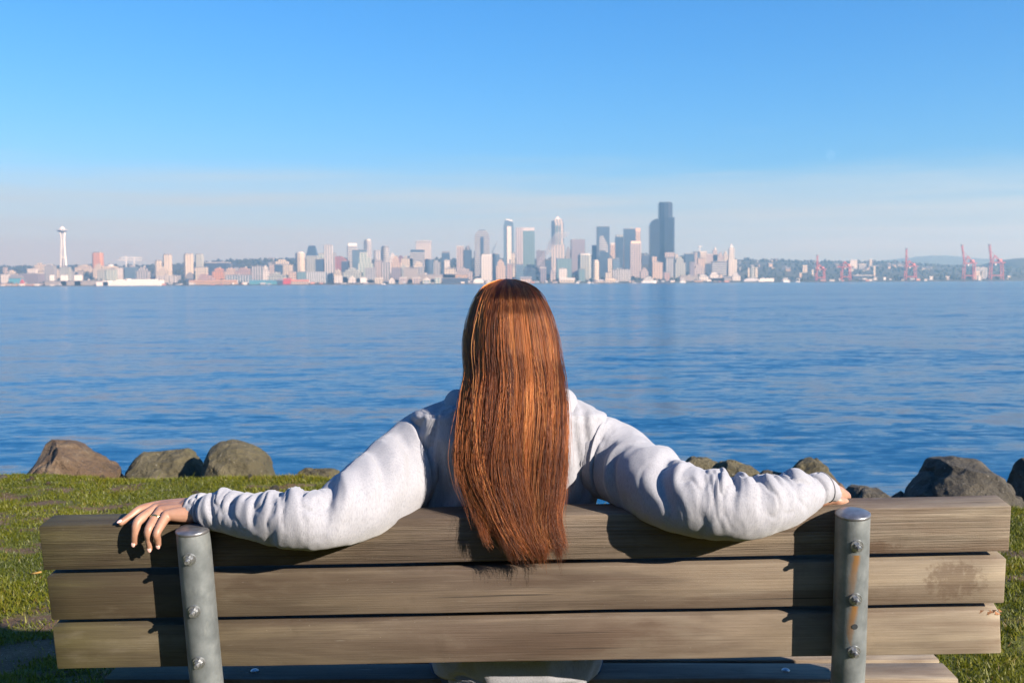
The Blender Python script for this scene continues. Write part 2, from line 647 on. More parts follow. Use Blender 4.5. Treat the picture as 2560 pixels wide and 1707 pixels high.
# ------------------------------------------------------------------ the city across the water
ZONE = {'A': (0, 480, .18707), 'B': (400, 540, .18707), 'C': (740, 540, .18707), 'D': (1140, 500, .1403), 'E': (1400, 480, .15304), 'F': (1600, 580, .17007), 'G': (1980, 580, .14456), 'H': (2240, 580, .13605)}


def zp(z, x, y):
    a = ZONE[z]
    return a[0] + x * a[2], a[1] + y * a[2]


def facade(name, wall, glass, style='grid', share=0.45, pitch=(9.0, 7.8), rough=0.25):
    """Wall with rows of windows, far too small to tell apart at this distance."""
    t = NT('facade_' + name)
    sep = t.n('ShaderNodeSeparateXYZ', Vector=t.n('ShaderNodeTexCoord').outputs['Object'])
    u = t.math('FRACT', t.math('DIVIDE', t.math('ADD', sep.outputs[0], t.math('ADD', sep.outputs[1], 1000.0)), pitch[0]))
    v = t.math('FRACT', t.math('DIVIDE', t.math('ADD', sep.outputs[2], 1000.0), pitch[1]))
    mu = t.math('LESS_THAN', u, share if style == 'vert' else math.sqrt(share))
    mv = t.math('LESS_THAN', v, share if style == 'horiz' else math.sqrt(share))
    mask = {'grid': t.math('MULTIPLY', mu, mv), 'vert': mu, 'horiz': mv}[style]
    nrm = t.n('ShaderNodeSeparateXYZ', Vector=t.n('ShaderNodeNewGeometry').outputs['Normal']).outputs[2]
    mask = t.math('MULTIPLY', mask, t.math('LESS_THAN', t.math('ABSOLUTE', nrm), 0.5))
    big = t.noise(t.coord('Object'), 0.05, 3, 0.6)
    wallc = t.mix(t.math('MULTIPLY', big, 0.35), wall, tuple(c * 0.6 for c in wall))
    bs = t.pbsdf(t.mix(mask, wallc, glass), 0.8)
    t.set(bs, 'Roughness', t.math('SUBTRACT', 0.8, t.math('MULTIPLY', mask, 0.8 - rough)))
    return t.done()


GL = (0.045, 0.075, 0.11)
FAC = {
    'cream': facade('cream', (0.54, 0.47, 0.37), GL, 'grid', 0.28),
    'white': facade('white', (0.56, 0.53, 0.49), GL, 'grid', 0.14),
    'bright': facade('bright', (0.72, 0.70, 0.65), GL, 'grid', 0.05),
    'peach': facade('peach', (0.50, 0.38, 0.29), GL, 'grid', 0.25),
    'pink': facade('pink', (0.42, 0.35, 0.32), GL, 'grid', 0.30),
    'terra': facade('terra', (0.50, 0.24, 0.13), GL, 'grid', 0.22),
    'rose': facade('rose', (0.38, 0.26, 0.23), GL, 'grid', 0.28),
    'grey': facade('grey', (0.36, 0.36, 0.36), GL, 'grid', 0.36),
    'stripe': facade('stripe', (0.45, 0.43, 0.42), GL, 'vert', 0.46, (9, 7.8)),
    'band': facade('band', (0.42, 0.41, 0.40), GL, 'horiz', 0.48, (10, 8.0)),
    'mauve': facade('mauve', (0.26, 0.22, 0.24), GL, 'vert', 0.4, (7, 7.8)),
    'maroon': facade('maroon', (0.30, 0.12, 0.12), GL, 'grid', 0.25),
    'mint': facade('mint', (0.46, 0.48, 0.42), (0.10, 0.19, 0.20), 'grid', 0.40, (11, 8)),
    'sage': facade('sage', (0.38, 0.40, 0.36), GL, 'grid', 0.34),
    'blue': facade('blue', (0.055, 0.085, 0.13), (0.03, 0.06, 0.10), 'horiz', 0.6, (10, 8), 0.12),
    'glass': facade('glass', (0.16, 0.21, 0.26), (0.06, 0.11, 0.16), 'horiz', 0.7, (10, 8), 0.10),
    'teal': facade('teal', (0.18, 0.26, 0.27), (0.08, 0.15, 0.17), 'grid', 0.6, (10, 8), 0.12),
    'black': facade('black', (0.022, 0.032, 0.05), (0.012, 0.022, 0.04), 'vert', 0.7, (8, 8), 0.10),
    'navy': facade('navy', (0.05, 0.07, 0.11), (0.03, 0.05, 0.08), 'grid', 0.3),
    'turq': facade('turq', (0.08, 0.27, 0.34), (0.05, 0.1, 0.14), 'grid', 0.08),
    'red': facade('red', (0.45, 0.05, 0.05), GL, 'grid', 0.05),
    'tan': facade('tan', (0.45, 0.30, 0.19), GL, 'grid', 0.2, (7, 6)),
    'concrete': facade('concrete', (0.34, 0.31, 0.28), (0.12, 0.12, 0.13), 'horiz', 0.3, (9, 5)),
}


def plain(name, c, rough=0.7, metal=0.0):
    t = NT(name)
    co = t.coord('Object')
    t.pbsdf(t.mix(t.math('MULTIPLY', t.noise(co, 0.2, 3), 0.4), c, tuple(u * 0.6 for u in c)), rough, metal)
    return t.done()


M_ROOF = plain('far_roof_grey', (0.20, 0.20, 0.21))
M_ROOFL = plain('far_roof_pale', (0.55, 0.52, 0.48))
M_WHITE = plain('far_white_paint', (0.66, 0.65, 0.62))
M_REDP = plain('far_red_paint', (0.40, 0.085, 0.075))
M_DARK = plain('far_dark_opening', (0.02, 0.025, 0.03))
M_STEEL = plain('far_steel', (0.30, 0.31, 0.33))

DIST = {0: 3512, 1: 3570, 2: 3680, 3: 3820, 4: 4000, 5: 4250, 6: 4600}


def frame_of(z, x0, x1, yt, row):
    """Centre x, front distance, width, base height and top height of a building given its box in the photo."""
    Y = DIST[row] if row in DIST else row
    ax, ay = zp(z, x0, yt)
    bx, _ = zp(z, x1, yt)
    a, b = P(ax, ay, Y), P(bx, ay, Y)
    xc = (a.x + b.x) / 2
    return xc, Y, b.x - a.x, far_z(xc, Y) - 3.0, (a.z + b.z) / 2


def building(z, x0, x1, yt, row, mat, label, shape='box', yaw=0.0, dep=0.8, roof=None, cat='building', name='building', low=None, hue=None):
    xc, Y, w, z0, z1 = frame_of(z, x0, x1, yt, row)
    d = w * dep
    ya = rad(yaw)
    if yaw and shape not in ('cyl',):
        wl = w / (math.cos(ya) + dep * abs(math.sin(ya)))
        d = wl * dep
        w = wl
    h = z1 - z0
    o = thing(name, label, cat, (xc, Y + d / 2 + 4, z0), ya)
    fm = FAC[mat] if isinstance(mat, str) else mat
    rm = roof or M_ROOF
    W, D = w / 2, d / 2
    wall, rf = MB(), MB()
    if shape in ('box', 'slab'):
        wall.box(-W, W, -D, D, 0, h - 2.2)
        rf.box(-W - .3, W + .3, -D - .3, D + .3, h - 2.2, h)
        if shape == 'slab':
            pm = MB()
            pm.box(-W * .5, W * .4, -D * .5, D * .5, h, h + min(7, h * .1))
            pm.build('penthouse', fm, o)
    elif shape == 'step':
        wall.box(-W, W, -D, D, 0, h * .72)
        rf.box(-W - .2, W + .2, -D - .2, D + .2, h * .72, h * .72 + 1.2)
        m = MB()
        m.box(-W * .72, W * .62, -D * .7, D * .7, h * .72 + 1.2, h * .9)
        u = m.build('upper_storey', fm, o)
        m = MB()
        m.box(-W * .45, W * .3, -D * .4, D * .4, h * .9, h)
        m.build('penthouse', fm, o)
    elif shape == 'stepr':
        wall.box(-W, W, -D, D, 0, h * .62)
        m = MB()
        m.box(-W * .9, W * .55, -D * .8, D * .8, h * .62, h * .82)
        m.box(-W * .8, W * .1, -D * .7, D * .7, h * .82, h - 1.5)
        m.build('upper_storey', fm, o)
        rf.box(-W * .8, W * .1, -D * .7, D * .7, h - 1.5, h)
    elif shape == 'cap':
        wall.box(-W, W, -D, D, 0, h * .93)
        rf.box(-W * .9, W * .96, -D * .9, D * .9, h * .93, h)
        rm = roof or M_ROOFL
    elif shape == 'corner':        # chamfered corners and a narrower top storey
        c = min(W, D) * .35
        pts = [(-W + c, -D), (W - c, -D), (W, -D + c), (W, D - c), (W - c, D), (-W + c, D), (-W, D - c), (-W, -D + c)]
        wall.prism(pts, 0, h * .95)
        rf.prism([(p[0] * .8, p[1] * .8) for p in pts], h * .95, h)
    elif shape == 'cyl':
        pts = [(W * math.cos(a), W * math.sin(a)) for a in np.linspace(0, 2 * math.pi, 20, endpoint=False)]
        wall.prism(pts, 0, h * .96)
        rf.prism([(p[0] * .75, p[1] * .75) for p in pts], h * .96, h)
    elif shape == 'trap':
        hb = low
        wall.box(-W, W, -D, D, 0, h * hb)
        rf.prism([(-W, -D), (W, -D), (W, D), (-W, D)], h * hb, h, 0.58)
    elif shape == 'gable':
        wall.box(-W, W, -D, D, 0, h * .55)
        rf.profile([(-W - 1, h * .55), (W + 1, h * .55), (0, h)], -D - 1, D + 1)
    elif shape == 'ridge':         # long shed, ridge along the shore
        wall.box(-W, W, -D, D, 0, h * .68)
        rf.add([(-W - 1, -D - 1, h * .68), (W + 1, -D - 1, h * .68), (W + 1, D + 1, h * .68), (-W - 1, D + 1, h * .68), (-W - 1, 0, h), (W + 1, 0, h)],
               [(0, 1, 5, 4), (2, 3, 4, 5), (1, 2, 5), (3, 0, 4), (3, 2, 1, 0)])
    elif shape == 'arch':
        n = 14
        wall.box(-W, W, -D, D, 0, h * .4)
        rf.profile([(W * math.cos(a), h * .4 + (h * .6) * math.sin(a)) for a in np.linspace(math.pi, 2 * math.pi, 2)][:0] +
                   [(W * math.cos(a), h * .4 + (h * .6) * math.sin(a)) for a in np.linspace(0, math.pi, n)], -D, D)
    elif shape == 'dome':
        wall.box(-W, W, -D, D, 0, h * .86)
        m = MB()
        m.lathe([(W * .62, h * .86), (W * .56, h * .93), (W * .35, h * .98), (W * .08, h)], 14)
        m.build('dome', rm, o, True)
        rf.box(-W * .95, W * .95, -D * .95, D * .95, h * .86, h * .86 + 1)
    elif shape == 'slant':
        wall.profile([(-W, 0), (W, 0), (W, h * .8), (-W * .1, h), (-W, h)], -D, D)
        rf.box(-W * .9, -W * .2, -D * .8, D * .8, h, h + 2)
    if shape in ('box', 'slab', 'step') and W > 8:
        rr = random.Random(int(x0 * 7 + yt))
        for q in range(rr.randint(1, 3)):
            ux, uy, uw, uh = rr.uniform(-.7, .5) * W * (.5 if shape == 'step' else 1), rr.uniform(-.5, .5) * D * .5, rr.uniform(.08, .22) * W, rr.uniform(1.5, 5)
            m = MB(); m.box(ux, ux + uw, uy, uy + uw, h - 1, h + uh); m.build('rooftop_unit', M_ROOFL if q % 2 else M_ROOF, o)
    wall.build('wall', fm, o)
    if rf.v:
        rf.build('roof', rm, o)
    return o, (w, d, h)


def columns(ob, w, d, h0, h1, n, mat, wid=2.0, skip=()):
    """Pale piers standing proud of the front wall, each its own part."""
    me = None
    for k in range(n):
        if k in skip:
            continue
        x = -w / 2 + w * (k + .5) / n
        if me is None:
            m = MB()
            m.box(-wid / 2, wid / 2, -1.2, 0.0, h0, h1)
            q = m.build('pier', mat, ob)
            me = q.data
        else:
            q = bpy.data.objects.new('pier', me)
            COL.objects.link(q)
            q.parent = ob
        q.location = (x, -d / 2 - 0.05, 0)


B = building
# --- far left, round the observation tower
B('A', 0, 110, 1095, 2, 'white', 'pale block cut by the left picture edge')
B('A', 32, 78, 1003, 4, 'pink', 'small pink block at the far left of the skyline')
B('A', 75, 190, 1045, 3, 'cream', 'cream block with flat roof beside the far left pink block', 'step')
B('A', 105, 255, 1108, 1, 'turq', 'low blue waterfront shed far left of the observation tower', 'ridge', roof=M_ROOF)
B('A', 238, 500, 1088, 2, 'mauve', 'long dark purple-grey hall left of the observation tower')
B('A', 355, 470, 1020, 4, 'white', 'low white block behind the long purple-grey hall')
B('A', 455, 565, 968, 5, 'cream', 'tall cream block on the rise left of the observation tower', 'slab')
B('A', 500, 580, 1052, 3, 'cream', 'small cream block just left of the grey flats by the observation tower')
B('A', 578, 705, 985, 3, 'grey', 'grey flats immediately left of the observation tower', 'slab')
B('A', 655, 702, 1100, 1, 'bright', 'narrow bright white cube, leftmost of three near the observation tower')
B('A', 700, 785, 1030, 4, 'cream', 'low cream block half hidden left of the observation tower legs')
B('A', 790, 906, 1000, 2, 'sage', 'grey-green flats standing in front of the observation tower base')
B('A', 802, 876, 1102, 0, 'bright', 'bright white cube in front of the observation tower')
B('A', 984, 1066, 1100, 0, 'bright', 'bright white cube to the right of the observation tower')
B('A', 912, 975, 1058, 3, 'grey', 'small grey block right of the observation tower')
B('A', 1030, 1088, 1055, 3, 'concrete', 'small brown-grey block above the right-hand white cube')
B('A', 990, 1200, 975, 6, 'cream', 'broad cream block on the rise between tower and terracotta high-rise', 'step')
B('A', 1216, 1346, 798, 5, 'terra', 'slender terracotta high-rise right of the observation tower', 'corner', hue=1)
B('A', 1236, 1362, 962, 4, 'cream', 'cream stepped flats at the foot of the terracotta high-rise', 'step')
B('A', 1365, 1525, 965, 4, 'cream', 'cream flats with gabled top right of the terracotta high-rise', 'dome', roof=M_ROOFL)
B('A', 1292, 1400, 1035, 3, 'sage', 'grey-green balcony flats below the terracotta high-rise')
B('A', 1405, 1525, 1030, 3, 'mint', 'pale green balcony flats beside the grey-green ones')
B('A', 1530, 1632, 1008, 4, 'white', 'white block left of the two tower cranes')
B('A', 1655, 1800, 975, 4, 'glass', 'unfinished blue-grey block under the two tower cranes', 'dome')
B('A', 1808, 1962, 1003, 3, 'stripe', 'grey striped block right of the tower cranes', 'step')
B('A', 2050, 2152, 905, 4, 'cream', 'shorter of the twin cream towers left of the waterfront', 'corner', yaw=12)
B('A', 2155, 2280, 822, 4, 'cream', 'taller of the twin cream towers left of the waterfront', 'corner', yaw=12)
B('A', 2092, 2245, 1010, 3, 'cream', 'broad cream base block below the twin cream towers', 'step')
B('A', 258, 302, 1165, 0, 'red', 'small red hut on the shore at the far left', 'gable', roof=M_REDP)
B('A', 590, 1080, 1185, 0, 'concrete', 'low grey quay building below the observation tower')
B('A', 1085, 1300, 1180, 0, 'concrete', 'low grey quay building left of the long white terminal')
B('A', 0, 430, 1222, 0, 'tan', 'low brown seawall building at the left picture edge')
o, s = B('A', 2082, 2345, 1112, 2, 'stripe', 'grey hall with a row of pale piers by the white terminal')
columns(o, s[0], s[1], 0, s[2], 12, M_ROOFL)
# --- middle left
B('B', 288, 432, 495, 4, 'cream', 'pinkish cream tower, left of a close pair', 'corner', yaw=16)
B('B', 450, 570, 500, 4, 'sage', 'grey-green tower, right of a close pair', 'corner', yaw=10)
B('B', 600, 886, 618, 4, 'navy', 'wide dark blue block with pale rooftop plant room', 'slab', roof=M_ROOFL)
B('B', 468, 606, 678, 2, 'cream', 'low yellowish cream block below the grey-green tower', 'box')
B('B', 692, 850, 692, 3, 'terra', 'terracotta row houses below the wide dark blue block', 'step')
B('B', 850, 1002, 690, 3, 'peach', 'orange-pink row houses right of the terracotta ones', 'step')
B('B', 338, 432, 752, 2, 'navy', 'dark round-roofed hall below the pinkish cream tower', 'arch')
B('B', 500, 690, 770, 1, 'rose', 'rose stepped building behind the long tan pier', 'stepr')
B('B', 380, 1010, 855, 0, 'tan', 'long low tan pier building on the waterline', 'ridge', dep=0.12, roof=plain('far_roof_tan', (0.42, 0.26, 0.17)))
o, s = B('B', 872, 1192, 785, 1, 'glass', 'pale glass block with white columns beside the tan pier', 'box', dep=.4)
columns(o, s[0], s[1], 0, s[2] - 2, 9, M_WHITE)
B('B', 1002, 1215, 688, 3, 'rose', 'long stepped rose block left of a blue-grey slab', 'step')
B('B', 1214, 1366, 668, 2, 'stripe', 'blue-grey striped slab above the turquoise pier')
B('B', 1366, 1442, 664, 2, 'white', 'narrow white stepped block right of the blue-grey slab', 'step')
B('B', 1450, 1526, 640, 3, 'pink', 'small pinkish block left of the dark blue cube')
B('B', 1526, 1622, 642, 3, 'blue', 'dark blue cube among cream blocks')
B('B', 1500, 1732, 582, 4, 'cream', 'big stepped cream block behind the dark blue cube', 'step')
B('B', 1795, 1922, 482, 3, 'cream', 'round crowned cream tower left of the blue trapezoid roof', 'cyl', roof=M_ROOFL)
B('B', 1714, 1802, 742, 2, 'peach', 'small peach block at the foot of the round crowned tower')
B('B', 1430, 1652, 762, 1, 'sage', 'grey-white flats above the turquoise pier', 'step')
B('B', 1190, 1400, 856, 0, 'turq', 'turquoise pier shed, left one', 'ridge', dep=.35, roof=plain('far_roof_turquoise', (0.09, 0.24, 0.31)))
B('B', 1400, 1562, 858, 0, 'turq', 'turquoise pier shed, right one', 'ridge', dep=.4, roof=plain('far_roof_turquoise_dark', (0.07, 0.20, 0.28)))
B('B', 1560, 1640, 832, 0, 'navy', 'navy pier shed between turquoise and red sheds', 'ridge', dep=.8)
B('B', 1640, 1742, 832, 0, 'red', 'red pier shed right of the navy one', 'ridge', dep=.6, roof=M_REDP)
B('B', 1745, 1975, 850, 0, 'peach', 'low reddish pier sheds below the white market hall', 'ridge', dep=.3, roof=plain('far_roof_orange', (0.5, 0.2, 0.13)))
o, s = B('B', 1828, 1950, 740, 1, 'teal', 'blue-green glass end of the white gridded hall')
o, s = B('B', 1950, 2214, 745, 1, 'glass', 'broad market hall with a white column grid', 'box', dep=.4)
columns(o, s[0], s[1], 0, s[2], 9, M_WHITE, 3.0)
B('B', 1945, 2090, 395, 4, 'sage', 'tower with a dark blue trapezoid roof', 'trap', low=0.68, roof=FAC['blue'])
B('B', 2100, 2182, 500, 5, 'mint', 'pale green block behind the trapezoid-roofed tower')
B('B', 2070, 2196, 572, 3, 'blue', 'dark blue block right of the trapezoid-roofed tower')
B('B', 2180, 2302, 385, 3, 'stripe', 'grey slab tower right of the trapezoid-roofed tower', 'box', yaw=18, dep=.5)
# --- middle
B('C', 470, 530, 490, 4, 'grey', 'narrow grey block tucked behind the grey slab tower')
B('C', 520, 692, 540, 3, 'maroon', 'maroon block with slanted top', 'slant')
B('C', 600, 690, 600, 2, 'navy', 'dark blue box standing for the shadow on the maroon block')  # dark facade colour carries the blue shadow on the maroon block
B('C', 665, 812, 365, 4, 'band', 'grey tower with a white cap', 'cap', yaw=14, roof=M_WHITE)
B('C', 745, 932, 448, 3, 'glass', 'blue glass tower behind the pale mint condominium', 'box')
B('C', 825, 1028, 482, 2, 'mint', 'pale mint stepped condominium catching the sun', 'stepr')
B('C', 900, 1002, 310, 5, 'stripe', 'slender round-ended tower above the mint condominium', 'cyl', roof=M_ROOFL)
B('C', 1030, 1132, 460, 3, 'stripe', 'narrow grey slab right of the mint condominium', 'box', yaw=20)
B('C', 1050, 1140, 590, 2, 'pink', 'pinkish balcony flats below the narrow grey slab')
B('C', 1130, 1238, 400, 4, 'band', 'slender blue-grey tower with rounded top', 'cyl')
B('C', 1145, 1248, 615, 2, 'stripe', 'grey striped flats below the slender blue-grey tower')
B('C', 1238, 1342, 505, 5, 'white', 'pale low block right of the slender blue-grey tower', 'step')
B('C', 1345, 1442, 525, 5, 'rose', 'purple domed roof behind peach buildings', 'arch', roof=plain('far_roof_purple', (0.16, 0.10, 0.13)))
B('C', 1268, 1392, 535, 3, 'peach', 'peach stepped building with a tall corner', 'step')
B('C', 1405, 1562, 560, 4, 'cream', 'cream block with small rooftop box', 'slab')
B('C', 1520, 1706, 450, 4, 'band', 'wide grey tower with a dark blue cap', 'cap', roof=FAC['blue'])
o, s = B('C', 1595, 1798, 330, 5, 'stripe', 'tall pale tower with vertical ribs and a corniced crown', 'box', roof=M_ROOFL)
columns(o, s[0], s[1], 0, s[2] - 10, 7, M_ROOFL, 2.6)
B('C', 1715, 1832, 570, 2, 'blue', 'dark blue cylinder block in front of the ribbed tower', 'cyl')
B('C', 1560, 1712, 612, 3, 'cream', 'yellowish cream block at the foot of the ribbed tower', 'step', roof=M_ROOFL)
B('C', 1620, 1715, 672, 2, 'grey', 'plain grey block left of the dark blue cylinder')
B('C', 1822, 1922, 612, 3, 'grey', 'grey flats right of the dark blue cylinder', 'slab')
B('C', 1945, 2050, 470, 4, 'blue', 'dark blue tower standing alone left of the pink-grey one', 'cap', roof=M_ROOF)
B('C', 1980, 2052, 585, 2, 'white', 'narrow white block in front of the lone dark blue tower')
B('C', 1980, 2126, 692, 1, 'cream', 'low cream block below the narrow white one')
B('C', 2145, 2242, 400, 4, 'pink', 'pink-grey slab tower left of the domed blue tower', 'box', dep=.6, roof=M_ROOFL)
B('C', 2235, 2345, 395, 4, 'blue', 'blue tower topped by a small dome', 'dome', dep=.8)
B('C', 500, 610, 715, 1, 'cream', 'cream hillside block below the maroon building', 'step')
B('C', 620, 862, 700, 1, 'sage', 'pale stepped flats rising above the white piers', 'step')
B('C', 920, 1045, 690, 1, 'grey', 'grey block below the mint condominium')
B('C', 1270, 1400, 690, 1, 'mauve', 'dim mauve block behind the waterfront row')
B('C', 1380, 1500, 655, 2, 'sage', 'grey-green block below the cream block with rooftop box', 'step')
B('C', 1440, 1620, 690, 1, 'concrete', 'brown-grey warehouse above the pink pier houses')
B('C', 1620, 2000, 778, 1, 'concrete', 'long tan road deck building along the shore', 'box', dep=.1)
B('C', 2115, 2352, 690, 2, 'pink', 'broad beige block below the blue domed tower', 'step', dep=.5)
B('C', 1960, 2290, 775, 1, 'tan', 'long tan warehouse right of the pale pier houses', 'box', dep=.2)
for k, (a, b, yt, m_, lab) in enumerate([
        (520, 605, 805, 'white', 'white pier house at the left of the waterfront row'),
        (695, 790, 803, 'white', 'white pier house with the tallest gable'),
        (855, 932, 818, 'bright', 'bright pier house left of the dark gap'),
        (1055, 1150, 825, 'cream', 'cream pier house behind the small white boat'),
        (1236, 1312, 825, 'white', 'white pier house right of the small white boat'),
        (1378, 1472, 818, 'pink', 'pink pier house, left of the two pink ones'),
        (1555, 1652, 820, 'pink', 'pink pier house, right of the two pink ones'),
        (1692, 1792, 818, 'mint', 'pale green pier house, left of a pair'),
        (1856, 1932, 820, 'mint', 'pale green pier house, right of a pair')]):
    B('C', a, b, yt, 0, m_, lab, 'gable' if k % 3 == 1 else 'box', dep=.9, roof=M_ROOFL, group=None) if False else B('C', a, b, yt, 0, m_, lab, 'gable' if k % 3 == 1 else 'box', dep=.9, roof=M_ROOFL)
for a, b, yt, lab in [(600, 700, 815, 'dark arched shed between two white pier houses'), (785, 862, 828, 'dark arched shed right of the tallest gable'),
                      (1150, 1236, 842, 'dark arched shed behind the small white boat'), (1490, 1560, 842, 'dark arched shed between the pink pier houses'),
                      (1786, 1860, 842, 'dark arched shed between the pale green pier houses'), (940, 1050, 850, 'low dark shed left of the cream pier house'),
                      (1312, 1376, 848, 'low dark shed left of the pink pier houses')]:
    B('C', a, b, yt, 1, 'navy', lab, 'arch', dep=.8)
B('C', 510, 1060, 893, 0, 'concrete', 'low concrete quay below the white pier houses', 'box', dep=.05)
B('C', 1950, 2300, 825, 0, 'navy', 'low dark pier shed below the tan warehouse', 'box', dep=.2)

# --- downtown towers
def shaped(name, z, x0, x1, yt, row, label, roofless=True, yaw=0):
    xc, Y, w, z0, z1 = frame_of(z, x0, x1, yt, row)
    return thing(name, label, 'building', (xc, Y + 20, z0), rad(yaw)), w, z1 - z0


# grey tower with sloped shoulders
o, w, h = shaped('office_tower', 'D', 330, 596, 535, 4, 'grey-blue tower with sloping shoulders and flat dark top')
W = w / 2
m = MB(); m.profile([(-W, 0), (W, 0), (W, h * .86), (W * .86, h * .93), (W * .52, h * .985), (-W * .52, h * .985), (-W * .86, h * .93), (-W, h * .86)], -W, W); m.build('wall', FAC['band'], o)
m = MB(); m.box(-W * .18, W * .22, -W - 1.5, -W + .5, 0, h * .84); m.build('glass_strip', FAC['blue'], o)
m = MB(); m.profile([(-W * .5, h * .985), (W * .5, h * .985), (W * .42, h), (-W * .42, h)], -W * .6, W * .6); m.build('roof', FAC['blue'], o)
m = MB(); m.box(-W - 3, W * .2, -W * .8, W * .8, 0, h * .55); m.build('wing', FAC['blue'], o)
m = MB(); m.bar((-W * .3, 0, h), (-W * .3, 0, h + 14), 1.0); m.build('mast', M_STEEL, o)
m = MB(); m.bar((W * .35, 0, h), (W * .35, 0, h + 10), 1.0); m.build('mast', M_STEEL, o)
B('D', 450, 640, 965, 2, 'white', 'pale columned tower in front of the sloping-shouldered tower', 'cap', roof=M_ROOFL)
B('D', 640, 772, 950, 3, 'blue', 'dark blue rounded block beside the pale columned tower', 'cyl')
B('D', 715, 888, 1065, 2, 'peach', 'peach stepped block left of the slender glass tower', 'step')
B('D', 905, 1002, 1140, 2, 'rose', 'rose block at the foot of the slender glass tower', 'box')
# slender glass tower with a slanted white crown
o, w, h = shaped('office_tower', 'D', 845, 1026, 335, 4, 'slender blue glass tower with slanted white crown', yaw=0)
W = w / 2
m = MB(); m.profile([(-W, 0), (W, 0), (W, h * .85), (W * .84, h * .95), (-W * .7, h * .985), (-W, h * .86)], -W, W); m.build('wall', FAC['glass'], o)
m = MB(); m.profile([(-W * .7, h * .985), (W * .84, h * .95), (W * .8, h * .975), (-W * .3, h)], -W * .9, W * .7); m.build('crown', M_WHITE, o)
m = MB(); m.box(-W * .32, W * .55, -W - 2, -W + 1, h * .3, h * .87); m.build('stone_strip', plain('far_pale_stone', (.62, .58, .52)), o)
m = MB(); m.box(-W * .32, W * .1, -W - 2, -W + 1, h * .2, h * .3); m.build('stone_strip', plain('far_pale_stone_low', (.62, .58, .52)), o)
B('D', 975, 1052, 935, 3, 'cream', 'narrow pale slab between glass tower and framed tower', 'box')
# tower with a stone frame round blue glass
o, w, h = shaped('office_tower', 'D', 1062, 1400, 492, 5, 'wide tower with pale frame around a blue glass face')
W = w / 2
m = MB(); m.box(-W, -W * .22, -W * .7, W * .7, 0, h); m.build('wall', facade('frame_stone', (.46, .42, .41), GL, 'vert', .3), o)
m = MB(); m.box(-W * .22, W, -W * .45, W * .7, h * .93, h); m.build('lintel', plain('far_frame_stone', (.5, .47, .46)), o)
m = MB(); m.box(-W * .22 + .3, W, -W * .6, W * .6, 0, h * .93 - 1); m.build('glass_face', FAC['teal'], o)
B('D', 1432, 1592, 900, 5, 'mauve', 'purple-grey block left of the pointed tower')
B('D', 1070, 1200, 1140, 2, 'glass', 'pale blue low block left of the steam plume')
B('D', 1200, 1420, 1150, 2, 'blue', 'dark low block behind the steam plume', 'step')
B('D', 1150, 1348, 1362, 0, 'peach', 'low cream and pink pier shed behind the head of hair', 'ridge', dep=.3)
# pointed tower
o, w, h = shaped('office_tower', 'D', 1700, 1922, 280, 4, 'tall stone tower with a pyramid top', yaw=0)
W = w / 2
STONE = facade('tower_stone', (.50, .43, .38), (.09, .14, .18), 'vert', .34, (11, 8))
m = MB(); m.box(-W * .92, W, -W * .8, W * .8, 0, h * .885); m.build('wall', STONE, o)
m = MB(); m.box(-W, -W * .45, -W * .86, W * .3, h * .3, h * .915); m.build('shaded_wing', FAC['blue'], o)  # dark blue facade puts this side's shade into the colour
m = MB(); m.box(-W * .5, W * .85, -W * .7, W * .7, h * .885, h * .94); m.build('crown', STONE, o)
m = MB(); m.prism([(-W * .42, -W * .55), (W * .55, -W * .55), (W * .55, W * .55), (-W * .42, W * .55)], h * .94, h, .08); m.build('pyramid_roof', M_ROOFL, o)
for k in (-.28, .22):
    m = MB(); m.box(W * k, W * (k + .22), -W * .8 - 1.2, -W * .8 + .5, h * .18, h * .84); m.build('glass_strip', FAC['teal'], o)
m = MB(); m.box(-W, W * 1.15, -W, W, 0, h * .52); m.build('lower_storeys', STONE, o)
B('D', 1495, 1612, 1200, 1, 'mauve', 'mauve block with pale roof right of the steam chimney', 'box', roof=M_ROOFL)
B('D', 1610, 1705, 1060, 3, 'blue', 'dark blue block left of the pointed tower')
B('D', 1680, 1780, 1215, 1, 'pink', 'small pinkish block below the pointed tower', 'step')
B('D', 1800, 2062, 1035, 2, 'teal', 'teal glass block below the pointed tower', 'box')
B('D', 1838, 1982, 1215, 1, 'white', 'pale gridded block in front of the teal glass block')
B('D', 1950, 2052, 830, 4, 'blue', 'dark blue block with rounded top right of the pointed tower', 'arch')
o, s = B('D', 308, 492, 1394, 0, 'bright', 'white arched pier hall left of the head of hair', 'arch', roof=M_WHITE, dep=.7)
B('D', 528, 632, 1436, 0, 'bright', 'small white pier shed beside the white arched hall', 'gable', roof=M_WHITE)
B('E', 175, 412, 770, 4, 'mauve', 'broad mauve slab tower right of the pointed tower', 'box', yaw=8, dep=.35)
B('E', 300, 512, 1005, 2, 'sage', 'grey-green stepped tower in front of the mauve slab', 'corner', roof=M_ROOFL)
B('E', 310, 412, 1250, 1, 'teal', 'small teal block at the foot of the grey-green stepped tower')
B('E', 525, 602, 870, 5, 'blue', 'narrow blue block left of the dark blue flat tower')
